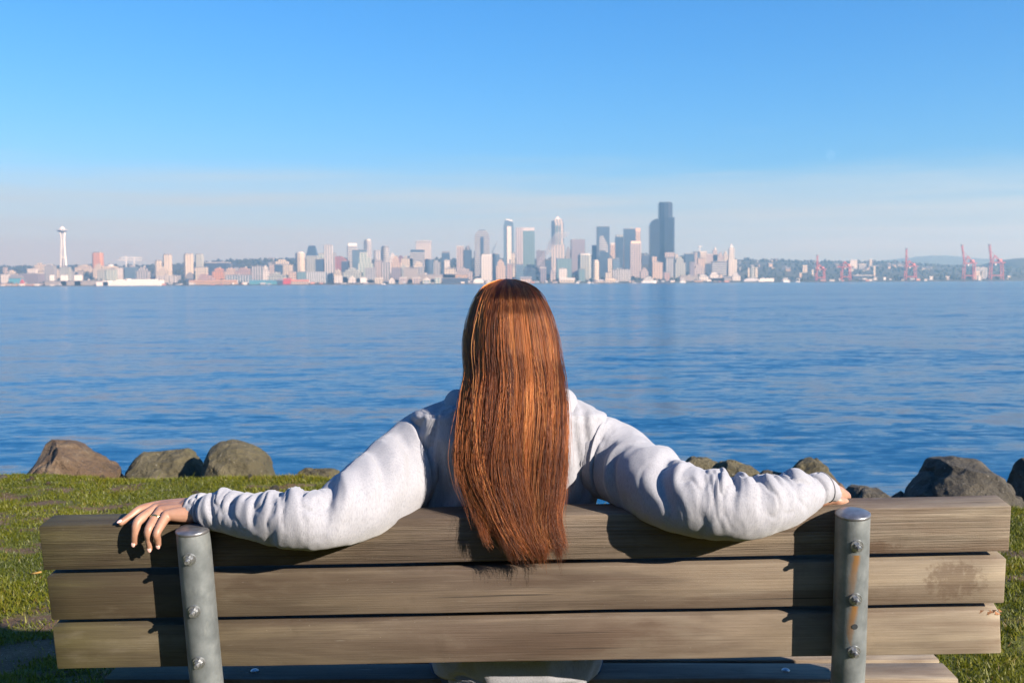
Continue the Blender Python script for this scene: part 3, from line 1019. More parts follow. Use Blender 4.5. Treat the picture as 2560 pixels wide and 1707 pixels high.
# dark blue tower with flat top
o, s = B('E', 605, 812, 558, 4, 'blue', 'dark blue flat-topped tower with a pale reflection on its front', 'box', yaw=6, dep=.6)
m = MB(); m.profile([(-s[0] * .38, s[2] * .35), (s[0] * .36, s[2] * .45), (s[0] * .36, s[2] * .62), (-s[0] * .08, s[2] * .82), (-s[0] * .38, s[2] * .78)], -s[1] / 2 - 1.5, -s[1] / 2 + 1); m.build('reflection_patch', FAC['band'], o)  # pale shape stands for light reflected in the glass front
o, s = B('E', 515, 642, 1110, 1, 'cream', 'pale rounded narrow building with ribs', 'cyl', roof=M_ROOFL)
B('E', 650, 852, 965, 3, 'blue', 'dark slanted block in front of the dark blue flat tower', 'slant')
B('E', 820, 902, 830, 5, 'peach', 'thin peach tower right of the dark blue flat tower', 'cap', roof=M_ROOFL)
B('E', 785, 862, 1080, 2, 'cream', 'small beige block right of the dark slanted block')
B('E', 908, 1052, 695, 5, 'blue', 'blue tower with pale top left of the big dark twin', 'cap', roof=FAC['sage'])
B('E', 1050, 1236, 595, 4, 'blue', 'big dark blue tower in the middle of the cluster', 'box')
B('E', 1234, 1318, 590, 5, 'peach', 'peach tower rising right behind the big dark blue one', 'cap', roof=plain('far_roof_peach', (.7, .45, .33)))
B('E', 1154, 1328, 800, 3, 'pink', 'pinkish tower with cream cap in front of the big dark blue tower', 'cap', dep=.6, roof=plain('far_cap_cream', (.75, .55, .42)))
B('E', 850, 982, 1085, 2, 'glass', 'grey-blue block left below the pinkish tower')
o, s = B('E', 860, 1162, 1262, 1, 'grey', 'long grey building with piers below the pinkish tower', 'box', dep=.3)
columns(o, s[0], s[1], 0, s[2], 8, M_ROOFL, 2.0)
B('E', 1325, 1450, 1240, 2, 'pink', 'low pinkish block right of the pinkish tower', 'step')
B('E', 1340, 1480, 1030, 6, 'navy', 'dark wooded block at the foot of the tallest tower')
# the tallest tower: three joined dark shafts
o, w, h = shaped('skyscraper', 'E', 1475, 1868, 165, 4, 'tallest tower, black glass with stepped joined shafts')
W = w / 2
def exz(x): return -W + (x - 1475) / (1868 - 1475) * w
def ez(y): return frame_of('E', 1475, 1868, y, 4)[4] - frame_of('E', 1475, 1868, 165, 4)[3]
x0, x1 = exz(1475), exz(1650)
m = MB()
m.profile([(x0, 0), (x1, 0), (x1, ez(440)), (x0 + (x1 - x0) * .55, ez(437)), (x0 + (x1 - x0) * .28, ez(462)), (x0 + (x1 - x0) * .1, ez(500)), (x0, ez(545))], -18, 22)
m.build('low_shaft', FAC['black'], o)
x0, x1 = exz(1625), exz(1845)
cx, R = (x0 + x1) / 2, (x1 - x0) / 2
pts = [(cx - R, -12), (cx - R * .82, -20), (cx - R * .3, -26), (cx + R * .3, -26), (cx + R * .82, -20), (cx + R, -12), (cx + R, 20), (cx - R, 20)]
m = MB(); m.prism(pts, 0, ez(182)); m.build('main_shaft', FAC['black'], o)
m = MB(); m.prism([(cx + (p[0] - cx) * .9, p[1] * .9) for p in pts], ez(182), ez(165)); m.build('roof', M_DARK, o)
m = MB(); m.bar((cx + R * .55, 0, ez(165)), (cx + R * .55, 0, ez(140)), 1.2); m.build('mast', M_STEEL, o)
x0, x1 = exz(1700), exz(1868)
m = MB(); m.prism([(x0, -30), (x1 - 6, -34), (x1, -28), (x1, 18), (x0, 18)], 0, ez(420)); m.build('right_shaft', FAC['black'], o)
B('E', 1508, 1588, 1052, 3, 'peach', 'narrow peach block at the foot of the tallest tower')
B('E', 1518, 1684, 1148, 2, 'peach', 'peach block in front of the tallest tower', 'box')
o, s = B('E', 1735, 1862, 1070, 3, 'grey', 'grey tower shaft carrying a wider pinkish top')
m = MB(); m.box(-s[0] * .62, s[0] * .62, -s[1] * .62, s[1] * .62, s[2], s[2] + 19); m.build('overhanging_top', FAC['pink'], o)
B('E', 1880, 2062, 1062, 3, 'sage', 'grey-green block right of the tower with overhanging top', 'step')
B('E', 1700, 1800, 1310, 1, 'rose', 'low reddish warehouse below the overhanging-topped tower')
B('E', 0, 242, 1402, 0, 'cream', 'long low cream pier shed left of the small boats', 'ridge', dep=.25, roof=M_ROOFL)
B('E', 726, 955, 1408, 0, 'cream', 'cream gabled pier hall left of the white ferry', 'gable', dep=.6, roof=plain('far_roof_cream', (.62, .5, .38)))
B('E', 595, 706, 1430, 0, 'cream', 'small cream shed left of the gabled pier hall', 'ridge', roof=M_ROOFL)
B('E', 745, 832, 1312, 1, 'cream', 'small cream block above the gabled pier hall')
# --- right of downtown
B('F', 520, 562, 320, 6, 'cream', 'slim pale stack building right of the tallest tower')
B('F', 668, 802, 315, 5, 'blue', 'dark blue block on the rise left of the hospital group')
B('F', 796, 884, 284, 6, 'blue', 'taller dark blue block on the rise', 'box')
B('F', 805, 848, 300, 5, 'pink', 'thin pink slab against the taller dark blue block')
B('F', 885, 988, 284, 6, 'cream', 'cream block at the left of the hilltop group', 'cap', roof=M_ROOFL)
B('F', 988, 1150, 322, 6, 'pink', 'wide pinkish slab of the hilltop group', 'box', roof=M_ROOFL)
B('F', 1076, 1142, 225, 6, 'pink', 'domed tower rising behind the wide pinkish slab', 'dome', roof=M_ROOFL)
B('F', 1150, 1235, 300, 6, 'pink', 'low pink block right of the domed tower', 'step')
B('F', 1225, 1312, 290, 6, 'cream', 'cream stepped block left of the white spire tower', 'step')
B('F', 855, 962, 380, 4, 'peach', 'peach block below the hilltop group')
B('F', 735, 805, 440, 3, 'mauve', 'mauve narrow block below the dark blue ones')
B('F', 808, 955, 472, 3, 'pink', 'pinkish block with notched roof below the peach block', 'step')
B('F', 960, 1062, 460, 4, 'navy', 'dark blue low block left of the grey slab')
B('F', 1062, 1278, 430, 3, 'band', 'wide grey slab left of the white spire tower', 'box', dep=.3)
B('F', 1030, 1165, 590, 1, 'white', 'small pale block below the wide grey slab', 'step')
# white tower with a pyramid spire
o, w, h = shaped('spire_tower', 'F', 1310, 1432, 150, 3, 'white stone tower with slim shaft and pyramid spire')
W = w / 2
SP = facade('spire_stone', (.60, .55, .48), GL, 'grid', .25)
m = MB(); m.box(-W, W, -W, W, 0, h * .52); m.build('lower_storeys', SP, o)
m = MB(); m.box(-W * .8, W * .45, -W * .7, W * .5, h * .52, h * .84); m.build('shaft', SP, o)
m = MB(); m.prism([(-W * .62, -W * .5), (W * .28, -W * .5), (W * .28, W * .3), (-W * .62, W * .3)], h * .84, h * .965, .12); m.build('pyramid_roof', M_ROOFL, o)
m = MB(); m.bar((-W * .17, -W * .1, h * .96), (-W * .17, -W * .1, h), 1.0); m.build('mast', M_STEEL, o)
B('F', 1590, 1618, 522, 2, 'cream', 'thin cream slab left of the grey silos')
B('F', 1615, 1692, 500, 2, 'sage', 'pair of grey-green silo blocks', 'cyl')
B('F', 1690, 1736, 515, 2, 'cream', 'thin cream slab right of the grey silos')
B('F', 872, 1012, 625, 1, 'white', 'long pale low block by the harbour', 'step', dep=.4)
B('F', 1362, 1482, 612, 1, 'white', 'pale low block right of the white spire tower', 'step', dep=.5)
B('F', 1170, 1215, 612, 1, 'peach', 'tiny orange block below the wide grey slab')
B('F', 1020, 1350, 655, 1, 'concrete', 'dark low harbour shed below the white spire tower', 'ridge', dep=.25)
B('F', 590, 860, 640, 1, 'concrete', 'dark low harbour shed right of the ferry', 'box', dep=.25)
B('F', 800, 935, 708, 0, 'tan', 'low tan harbour wall building', 'box', dep=.3)
B('F', 1530, 1770, 676, 0, 'grey', 'long pale grey arched terminal shed at the right', 'arch', dep=.3, roof=plain('far_roof_silver', (.5, .5, .52)))
B('F', 1768, 1976, 680, 0, 'bright', 'long bright white terminal shed at the right', 'box', dep=.25, roof=M_WHITE)
for a, b, yt, r, mt, lab in [(190, 275, 575, 5, 'cream', 'pale house on the hillside left of the leftmost red crane'), (345, 385, 650, 4, 'cream', 'small pale block behind the leftmost red crane'),
                             (80, 140, 805, 1, 'bright', 'bright white cube on the quay left of the red cranes'), (130, 180, 705, 3, 'peach', 'small orange house left of the red cranes'),
                             (1010, 1025, 490, 6, 'white', 'thin white slab on the ridge between the red cranes'), (1025, 1135, 483, 6, 'white', 'low white block on the ridge between the red cranes'),
                             (1345, 1395, 470, 6, 'cream', 'pale block on the ridge right of the second red crane'), (1160, 1290, 550, 6, 'grey', 'grey low block on the wooded ridge'),
                             (1415, 1455, 590, 4, 'cream', 'cream block on the slope between the red cranes'), (1420, 1450, 720, 3, 'peach', 'tiny peach block on the slope between the red cranes'),
                             (1415, 1480, 785, 1, 'white', 'white stack block on the quay between the red cranes'), (1590, 1632, 780, 1, 'bright', 'tall white box on the quay'),
                             (1690, 1730, 812, 1, 'pink', 'small pink box on the quay'), (1790, 1830, 812, 1, 'cream', 'small cream box on the quay'),
                             (1230, 1300, 800, 0, 'white', 'low white hut on the quay between the red cranes'), (1340, 1400, 815, 0, 'white', 'tiny white hut on the quay between the red cranes'),
                             (820, 850, 780, 1, 'white', 'white box at the foot of the second red crane'), (1045, 1400, 745, 2, 'navy', 'long dark storage hall between the red cranes')]:
    B('G', a, b, yt, r, mt, lab, 'box', dep=.6, roof=M_ROOFL)
for a, b, yt, r, mt, lab in [(625, 692, 815, 1, 'white', 'white tank block right of the middle red crane'), (530, 585, 865, 0, 'white', 'low pale hut right of the middle red crane'),
                             (915, 992, 815, 1, 'pink', 'pinkish tank block left of the big pair of red cranes'), (1450, 1600, 715, 1, 'cream', 'cream shed between the big pair of red cranes'),
                             (1450, 1690, 655, 2, 'grey', 'grey roof between the big pair of red cranes'), (1520, 1580, 800, 0, 'white', 'white stack at the foot of the big red cranes'),
                             (2060, 2115, 805, 1, 'cream', 'small cream cube at the far right shore')]:
    B('H', a, b, yt, r, mt, lab, 'box', dep=.6, roof=M_ROOFL)


# ------------------------------------------------------------------ observation tower on three legs
def observation_tower():
    xb, yb = zp('A', 845, 1000)
    Y = 4080
    q = P(xb, yb, Y)
    k = Y / FOCAL * ZONE['A'][2]                      # metres per zoom unit
    o = thing('observation_tower', 'white observation tower with saucer top on curved legs', 'tower', (q.x, Y, q.z - 14))
    def hz(y): return (1000 - y) * k + 14
    mw = plain('needle_white', (.78, .77, .74))
    prof = [(1000, 50), (900, 41), (800, 34), (720, 28), (650, 26), (600, 31), (560, 39), (545, 43)]
    for j in range(3):
        a = rad(90 + 120 * j + 28)
        pts = [(0.85 * r * k * math.cos(a), .85 * r * k * math.sin(a), hz(y)) for y, r in prof]
        pts = [(pts[0][0] * 1.05, pts[0][1] * 1.05, 0)] + pts
        m = MB()
        # each leg is a pair of slender beams
        for off in (-1, 1):
            s = (-math.sin(a) * 2.3 * off, math.cos(a) * 2.3 * off)
            m.tube([(p[0] + s[0], p[1] + s[1], p[2]) for p in pts], 1.9, 6)
        m.build('leg', mw, o)
    m = MB(); m.tube([(0, 0, 0), (0, 0, hz(540))], 3.6, 8); m.build('lift_core', M_STEEL, o)
    m = MB(); m.lathe([(33 * k, hz(884)), (36 * k, hz(878)), (33 * k, hz(872))], 16); m.build('lower_ring', mw, o)
    m = MB(); m.lathe([(18 * k, hz(548)), (52 * k, hz(534)), (64 * k, hz(524)), (60 * k, hz(519))], 28); m.build('restaurant_ring', M_STEEL, o)
    m = MB(); m.lathe([(60 * k, hz(519)), (76 * k, hz(517)), (76 * k, hz(513)), (52 * k, hz(506)), (40 * k, hz(500))], 32); m.build('saucer_rim', plain('needle_grey', (.55, .55, .54)), o)
    m = MB(); m.lathe([(38 * k, hz(501)), (32 * k, hz(488)), (25 * k, hz(478)), (14 * k, hz(471)), (4 * k, hz(467))], 24); m.build('dome_roof', M_WHITE, o)
    m = MB(); m.tube([(0, 0, hz(467)), (0, 0, hz(425))], [1.2, .3], 5); m.build('mast', M_STEEL, o)
observation_tower()


# ------------------------------------------------------------------ cranes
def tower_crane(z, mx, ytop, ybase, xa, xb, yj, label):
    bx, by = zp(z, mx, ybase); Y = 4080
    q = P(bx, by, Y); k = Y / FOCAL * ZONE[z][2]
    o = thing('tower_crane', label, 'crane', (q.x, Y, q.z))
    hh = (ybase - ytop) * k; hj = (ybase - yj) * k
    m = MB(); m.bar((0, 0, 0), (0, 0, hh), 2.6); m.build('mast', M_WHITE, o)
    m = MB(); m.bar(((xa - mx) * k, 0, hj), ((xb - mx) * k, 0, hj + 1), 2.2); m.build('jib', M_WHITE, o)
    m = MB(); m.bar((0, 0, hh), ((xb - mx) * k * .7, 0, hj + 1), .7); m.bar((0, 0, hh), ((xa - mx) * k * .8, 0, hj + 1), .7); m.build('tie', M_WHITE, o)
    m = MB(); m.box((xa - mx) * k - 2, (xa - mx) * k + 2, -2, 2, hj - 6, hj); m.build('counterweight', M_STEEL, o)
tower_crane('A', 1688, 855, 1000, 1610, 1905, 882, 'white tower crane with higher jib right of the terracotta high-rise')
tower_crane('A', 1797, 875, 1000, 1900, 1575, 912, 'white tower crane with lower jib right of the terracotta high-rise')
tower_crane('F', 880, 208, 300, 860, 915, 214, 'tiny faint tower crane above the hilltop group')


def luff_crane():
    Y = 4100; bx, by = zp('D', 650, 945); q = P(bx, by, Y); k = Y / FOCAL * ZONE['D'][2]
    o = thing('tower_crane', 'faint crane with raised jib left of the slender glass tower', 'crane', (q.x, Y, q.z - 30))
    m = MB(); m.bar((0, 0, 0), (0, 0, 36), 2.2); m.build('mast', M_STEEL, o)
    m = MB(); m.bar((0, 0, 36), (90 * k, 0, 36 + 190 * k), 1.8); m.build('jib', M_STEEL, o)
luff_crane()


def gantry(z, xl, xr, yb, yp, xt, yt, label, fold=False, mat=None):
    """Ship-to-shore crane: four legs, cross beams, apex frame, boom and cab."""
    mat = mat or M_REDP
    Y = 3560.0
    ax, ay = zp(z, xl, yb); bx, _ = zp(z, xr, yb)
    a, b = P(ax, ay, Y), P(bx, ay, Y)
    k = Y / FOCAL * ZONE[z][2]
    o = thing('container_crane', label, 'crane', ((a.x + b.x) / 2, Y, a.z - 1.0))
    w = (b.x - a.x) / 2
    hp = (yb - yp) * k
    lw = max(2.4, w * .13)
    for sx in (-1, 1):
        for sy in (-1, 1):
            m = MB(); m.bar((sx * w, sy * 9, 0), (sx * w * .86, sy * 8, hp), lw); m.build('leg', mat, o)
    m = MB()
    for sy in (-1, 1):
        m.bar((-w * .97, sy * 9, hp * .32), (w * .97, sy * 9, hp * .32), lw)
    for sx in (-1, 1):
        m.bar((sx * w * .95, -9, hp * .32), (sx * w * .95, 9, hp * .32), lw)
    m.build('portal_beam', mat, o)
    m = MB()
    for sy in (-1, 1):
        m.bar((-w * 1.05, sy * 5, hp), (w * 1.35, sy * 5, hp), lw * 1.1)
    m.build('trolley_girder', mat, o)
    m = MB()
    for sy in (-1, 1):
        m.bar((-w * .8, sy * 8, hp), (-w * .25, sy * 3, hp * 1.38), lw * .7); m.bar((w * .7, sy * 8, hp), (-w * .25, sy * 3, hp * 1.38), lw * .7)
    m.build('apex_frame', mat, o)
    cx = (xl + xr) / 2
    tip = ((xt - cx) * k, (yb - yt) * k)
    m = MB()
    for sy in (-1, 1):
        m.bar((-w * .85, sy * 4, hp), (tip[0], sy * 4, tip[1]), lw)
    for f in (.3, .55, .8):
        p0 = (-w * .85 + (tip[0] + w * .85) * f, hp + (tip[1] - hp) * f)
        m.bar((p0[0], -4, p0[1]), (p0[0], 4, p0[1]), lw * .8)
    m.build('boom', mat, o)
    m = MB(); m.box(tip[0] - lw, tip[0] + lw, -5, 5, tip[1] - lw, tip[1] + lw); m.build('boom_head', M_STEEL, o)
    m = MB()
    p0 = (-w * .85 + (tip[0] + w * .85) * .7, hp + (tip[1] - hp) * .7)
    m.bar((-w * .25, 0, hp * 1.38), (p0[0], 0, p0[1]), .9); m.build('forestay', mat, o)
    m = MB(); m.box(w * .25, w * .85, -5, 5, hp + lw * .6, hp + lw * .6 + hp * .16); m.build('machinery_house', plain('crane_house', (.62, .2, .16)), o)
    m = MB(); m.box(-w * .3, -w * .02, -3, 3, hp - hp * .14, hp - lw * .6); m.build('cab', M_WHITE, o)
gantry('G', 415, 560, 852, 640, 436, 400, 'leftmost red container crane with raised boom')
gantry('G', 850, 1005, 852, 600, 768, 604, 'red container crane with lowered level boom')
gantry('G', 1955, 2135, 852, 590, 1972, 288, 'red container crane with tall thin upright boom')
gantry('H', 1235, 1440, 905, 570, 1200, 240, 'left of the big pair of red container cranes at the right')
gantry('H', 1725, 1950, 905, 560, 1705, 235, 'rightmost red container crane of the big pair')


# ------------------------------------------------------------------ boats
def boat(z, x0, x1, yb, yt, label, name='boat', cat='boat', tiers=2, bow=1, Y=3440.0):
    ax, ay = zp(z, x0, yb); bx, _ = zp(z, x1, yb)
    # stand it on the water: take the distance at which its waterline meets the sea
    a, b = P(ax, ay, Y), P(bx, ay, Y)
    k = Y / FOCAL * ZONE[z][2]
    L = b.x - a.x
    o = thing(name, label, cat, ((a.x + b.x) / 2, Y, WATER_Z))
    h = (yb - yt) * k
    W = max(2.0, L * .16)
    n = [(-L / 2, -W * .7), (L * .3, -W), (L / 2, 0), (L * .3, W), (-L / 2, W * .7)]
    if bow < 0:
        n = [(-p[0], p[1]) for p in n][::-1]
    m = MB(); m.prism(n, -1.0, h * .38); m.build('hull', M_WHITE, o)
    for t in range(tiers):
        s = .8 - .22 * t
        m = MB(); m.box(-L * .44 * s - L * .04, L * .40 * s, -W * .6, W * .6, h * (.38 + .3 * t), h * (.38 + .3 * t + .26)); m.build('cabin', M_WHITE, o)
        m = MB(); m.box(-L * .40 * s - L * .04, L * .36 * s, -W * .6 - .15, -W * .6 + .1, h * (.38 + .3 * t + .09), h * (.38 + .3 * t + .18)); m.build('window_band', M_DARK, o)
    if tiers > 1:
        m = MB(); m.tube([(-L * .05, 0, h * .85), (-L * .06, 0, h * 1.12)], max(.6, L * .02), 8); m.build('funnel', M_STEEL, o)
    return o
boat('E', 1332, 1572, 1472, 1385, 'large white ferry on the water below the tallest tower', 'ferry', 'ferry', 3)
boat('E', 1958, 2052, 1470, 1405, 'white ferry seen end-on right of the large ferry', 'ferry', 'ferry', 3)
boat('E', 258, 312, 1490, 1455, 'white motorboat, leftmost of four below the grey-green stepped tower')
boat('E', 448, 505, 1482, 1445, 'white motorboat, second from the left below the dark towers')
boat('E', 522, 556, 1490, 1462, 'tiny white motorboat, third from the left', tiers=1)
boat('E', 1175, 1250, 1492, 1478, 'low grey barge left of the large ferry', tiers=1)
boat('C', 1145, 1196, 918, 893, 'small white boat in front of the pier houses', tiers=1)
boat('A', 1730, 1768, 1248, 1225, 'tiny white boat in front of the long white terminal', tiers=1)
boat('F', 2080, 2200, 722, 655, 'white tugboat near the right harbour', tiers=2, bow=-1)
boat('F', 2290, 2352, 718, 690, 'small white boat right of the tugboat', tiers=1)


# the long white terminal on the left pier, built as stacked halls
xc, Y, w, z0, z1 = frame_of('A', 1318, 2172, 1160, 0)
o = thing('terminal_building', 'long bright white terminal on the pier at the left', 'building', (xc, Y, z0 + 1))
k = w / (2172 - 1318)
for a, b, yt in [(1318, 1562, 1190), (1408, 1475, 1172), (1562, 2170, 1172), (1580, 2085, 1160), (1700, 1722, 1150)]:
    m = MB(); m.box((a - 1745) * k, (b - 1745) * k, -22 if yt > 1171 else -18, 20, 0, (1228 - yt) * k + 4); m.build('hall', FAC['bright'], o)
m = MB(); m.box((1320 - 1745) * k, (2168 - 1745) * k, -26, 24, -3, 1.2); m.build('pier_deck', FAC['concrete'], o)


# ------------------------------------------------------------------ hillside houses
def hillside_houses():
    r = np.random.default_rng(21)
    bod, ro = MB(), MB()
    bod.box(-7, 7, -5, 5, -3, 7)
    ro.add([(-8, -6, 7), (8, -6, 7), (8, 6, 7), (-8, 6, 7), (-8, 0, 11), (8, 0, 11)], [(0, 1, 5, 4), (2, 3, 4, 5), (1, 2, 5), (3, 0, 4), (3, 2, 1, 0)])
    protos = []
    for i, c in enumerate([(.42, .38, .33), (.33, .26, .21), (.28, .29, .29)]):
        t = plain('house_paint', c)
        protos.append((t,))
    me_r = None
    first = {}
    for k in range(70):
        px = r.uniform(1830, 2330) if k < 46 else r.uniform(380, 760)
        y = r.uniform(4300, 5150)
        x = (px - 1280) / FOCAL * y
        o = thing('house', 'small pale house among the trees on the far hillside', 'house', (x, y, far_z(x, y)), r.uniform(-.6, .6), 'small houses on the far hillside')
        i = int(r.integers(0, 3))
        s = r.uniform(.8, 1.5)
        o.scale = (s, s, s)
        if i not in first:
            a = bod.build('wall', protos[i][0], o)
            b = ro.build('roof', M_ROOF, o)
            first[i] = (a.data, b.data)
        else:
            for nm, me in zip(('wall', 'roof'), first[i]):
                q = bpy.data.objects.new(nm, me); COL.objects.link(q); q.parent = o
hillside_houses()


# ------------------------------------------------------------------ small huts along the far quay
def quay_huts():
    r = np.random.default_rng(33)
    cols = [plain('hut_paint', c) for c in ((.62, .58, .52), (.40, .33, .28), (.30, .33, .37), (.48, .22, .16))]
    first = {}
    for k in range(110):
        px = r.uniform(-20, 2300)
        y = r.uniform(3503, 3545)
        x = (px - 1280) / FOCAL * y
        o = thing('quay_hut', 'small low hut or container on the far quay', 'hut', (x, y, far_z(x, y) - .5), r.uniform(-.2, .2), 'small huts along the far quay')
        i = int(r.integers(0, 4))
        o.scale = (r.uniform(.6, 2.2), 1.0, r.uniform(.6, 1.5))
        if i not in first:
            m = MB(); m.box(-4, 4, -3, 3, 0, 4); a = m.build('wall', cols[i], o)
            m = MB(); m.add([(-4.4, -3.4, 4), (4.4, -3.4, 4), (4.4, 3.4, 4), (-4.4, 3.4, 4), (-4.4, 0, 5.6), (4.4, 0, 5.6)], [(0, 1, 5, 4), (2, 3, 4, 5), (1, 2, 5), (3, 0, 4), (3, 2, 1, 0)])
            b = m.build('roof', M_ROOF if i % 2 else M_ROOFL, o)
            first[i] = (a.data, b.data)
        else:
            for nm, me in zip(('wall', 'roof'), first[i]):
                q = bpy.data.objects.new(nm, me); COL.objects.link(q); q.parent = o
quay_huts()


# ------------------------------------------------------------------ steam rising over the city
def steam():
    t = NT('steam_vapour')
    v = t.n('ShaderNodeVolumePrincipled', Density=0.032, Anisotropy=0.0)
    v.inputs['Color'].default_value = rgba((.97, .96, .95))
    t.t.links.new(v.outputs[0], t.out.inputs['Volume'])
    pts = [(1450, 1215, 9), (1458, 1170, 14), (1478, 1120, 19), (1510, 1065, 24), (1555, 1010, 27), (1610, 950, 30), (1660, 890, 34), (1700, 820, 40), (1745, 740, 44), (1800, 670, 44), (1870, 625, 36), (1950, 608, 26), (2020, 600, 12)]
    r = np.random.default_rng(4)
    m = MB()
    Y = 3660.0
    base = bmesh.new(); bmesh.ops.create_icosphere(base, subdivisions=2, radius=1.0)
    bv = [v_.co.copy() for v_ in base.verts]; bf = [[v_.index for v_ in f.verts] for f in base.faces]; base.free()
    for i in range(len(pts) - 1):
        for s in range(3):
            f = s / 3
            x = pts[i][0] + (pts[i + 1][0] - pts[i][0]) * f + r.uniform(-13, 13)
            y = pts[i][1] + (pts[i + 1][1] - pts[i][1]) * f + r.uniform(-8, 8)
            R = (pts[i][2] + (pts[i + 1][2] - pts[i][2]) * f) * r.uniform(.7, 1.15) * .36
            px, py = zp('D', x, y)
            q = P(px, py, Y + r.uniform(-6, 6))
            ph = r.uniform(0, 50)
            m.add([q + b * R * (1 + .35 * fbm(b.x * 1.3 + ph, b.y * 1.3, b.z * 1.3, 3)) for b in bv], bf)
    o = m.build('steam_plume', t.done(), smooth=True)
    rm = o.modifiers.new('r', 'REMESH'); rm.mode = 'VOXEL'; rm.voxel_size = 1.6
    sm = o.modifiers.new('s', 'SMOOTH'); sm.iterations = 4
    bake(o)
    # thin with height: upper wisps are modelled by the plume spreading, its vapour stays even
    tag(o, 'white steam plume drifting up past the pointed tower', 'steam', kind='stuff')
steam()


# ------------------------------------------------------------------ grass
def make_grass():
    r = np.random.default_rng(12)
    n = 620000
    # visible turf: a band left of and behind the bench, and a strip at the right
    x = np.concatenate([r.uniform(-4.6, 0.9, int(n * .62)), r.uniform(0.4, 4.4, int(n * .30)), r.uniform(-4.6, 4.4, int(n * .08))])
    y = np.concatenate([2.9 + (8.3 - 2.9) * r.random(int(n * .62)) ** 1.15, r.uniform(2.9, 6.9, int(n * .30)), r.uniform(3.0, 8.2, int(n * .08))])
    m = min(len(x), len(y)); x, y = x[:m], y[:m]
    keep = r.random(len(x)) < np.clip((0.55 * y + 0.9 - np.abs(x)) / .65, 0, 1)
    x, y = x[keep], y[keep]
    ne = 170000                                           # thinner turf round about, fading out with distance
    ex, ey = r.normal(0, 3.2, ne), r.normal(2.6, 2.4, ne)
    ok = (np.abs(ex) < 8.5) & (ey > -2.5) & (ey < 9)
    x, y = np.concatenate([x, ex[ok]]), np.concatenate([y, ey[ok]])
    gx, gy = np.linspace(-8.6, 8.6, 260), np.linspace(-2.6, 9.1, 200)
    SM = np.array([[soil_mask(a, b) for a in gx] for b in gy])
    GZ = np.array([[ground_z(a, b) for a in gx] for b in gy])
    LUSH = np.array([[fbm(a * 1.6, b * 1.6, 7.7, 3) for a in gx] for b in gy])
    def samp(A):
        fx = np.clip((x - gx[0]) / (gx[1] - gx[0]), 0, len(gx) - 1.001); fy = np.clip((y - gy[0]) / (gy[1] - gy[0]), 0, len(gy) - 1.001)
        i, j = fx.astype(int), fy.astype(int); u, v = fx - i, fy - j
        return (A[j, i] * (1 - u) + A[j, i + 1] * u) * (1 - v) + (A[j + 1, i] * (1 - u) + A[j + 1, i + 1] * u) * v
    s = samp(SM)
    eg = np.linspace(-9, 9, 240)
    e = np.interp(x, eg, [edge_y(q) for q in eg])
    keep = (r.random(len(x)) > s * 0.93 + 0.02) & (y < e + 0.25)
    x, y, s = x[keep], y[keep], s[keep]
    z = samp(GZ)
    lush = samp(LUSH)
    k = len(x)
    a = r.uniform(0, 2 * math.pi, k)
    h = (0.010 + 0.018 * r.random(k) ** 1.5) * (1 - .45 * s) * (1 + .5 * np.clip(lush, -.5, .9))
    tuft = r.random(k) > .975
    h[tuft] *= 1.0 + 1.6 * r.random(tuft.sum())
    w = 0.0022 + 0.0022 * r.random(k)
    lean = h * r.uniform(.2, 1.3, k)
    la = r.uniform(0, 2 * math.pi, k)
    dx, dy = np.cos(a) * w, np.sin(a) * w
    V = np.empty((k, 3, 3), dtype=np.float32)
    V[:, 0] = np.stack([x - dx, y - dy, z - .004], 1)
    V[:, 1] = np.stack([x + dx, y + dy, z - .004], 1)
    V[:, 2] = np.stack([x + np.cos(la) * lean, y + np.sin(la) * lean, z + h], 1)
    t = NT('grass_blade')
    at = t.n('ShaderNodeAttribute', {'attribute_name': 'tint'})
    c = t.ramp(at.outputs['Fac'], [(0.0, (0.046, 0.062, 0.004)), (0.35, (0.096, 0.112, 0.005)), (0.7, (0.160, 0.160, 0.007)), (0.9, (0.185, 0.15, 0.013)), (1.0, (0.20, 0.125, 0.04))])
    d = t.n('ShaderNodeBsdfDiffuse', Color=c)
    tl = t.n('ShaderNodeBsdfTranslucent', Color=c)
    gl = t.n('ShaderNodeBsdfGlossy', Roughness=.5)
    mx = t.n('ShaderNodeMixShader', i0=.35, i1=d, i2=tl)
    mx = t.n('ShaderNodeMixShader', i0=.03, i1=mx, i2=gl)
    t.t.links.new(mx.outputs[0], t.out.inputs['Surface'])
    o = np_mesh('grass', V.reshape(-1, 3), np.arange(k * 3).reshape(k, 3), t.done(), kind='stuff')
    tint = np.clip(.52 + .36 * lush + .16 * r.standard_normal(k) - .1 * s, 0, 1)
    tint[r.random(k) > .985] = 1.0
    at = o.data.attributes.new('tint', 'FLOAT', 'POINT')
    at.data.foreach_set('value', np.repeat(tint, 3).astype(np.float32))
    tag(o, 'short patchy green and yellowish grass around the bench', 'grass', kind='stuff')


make_grass()


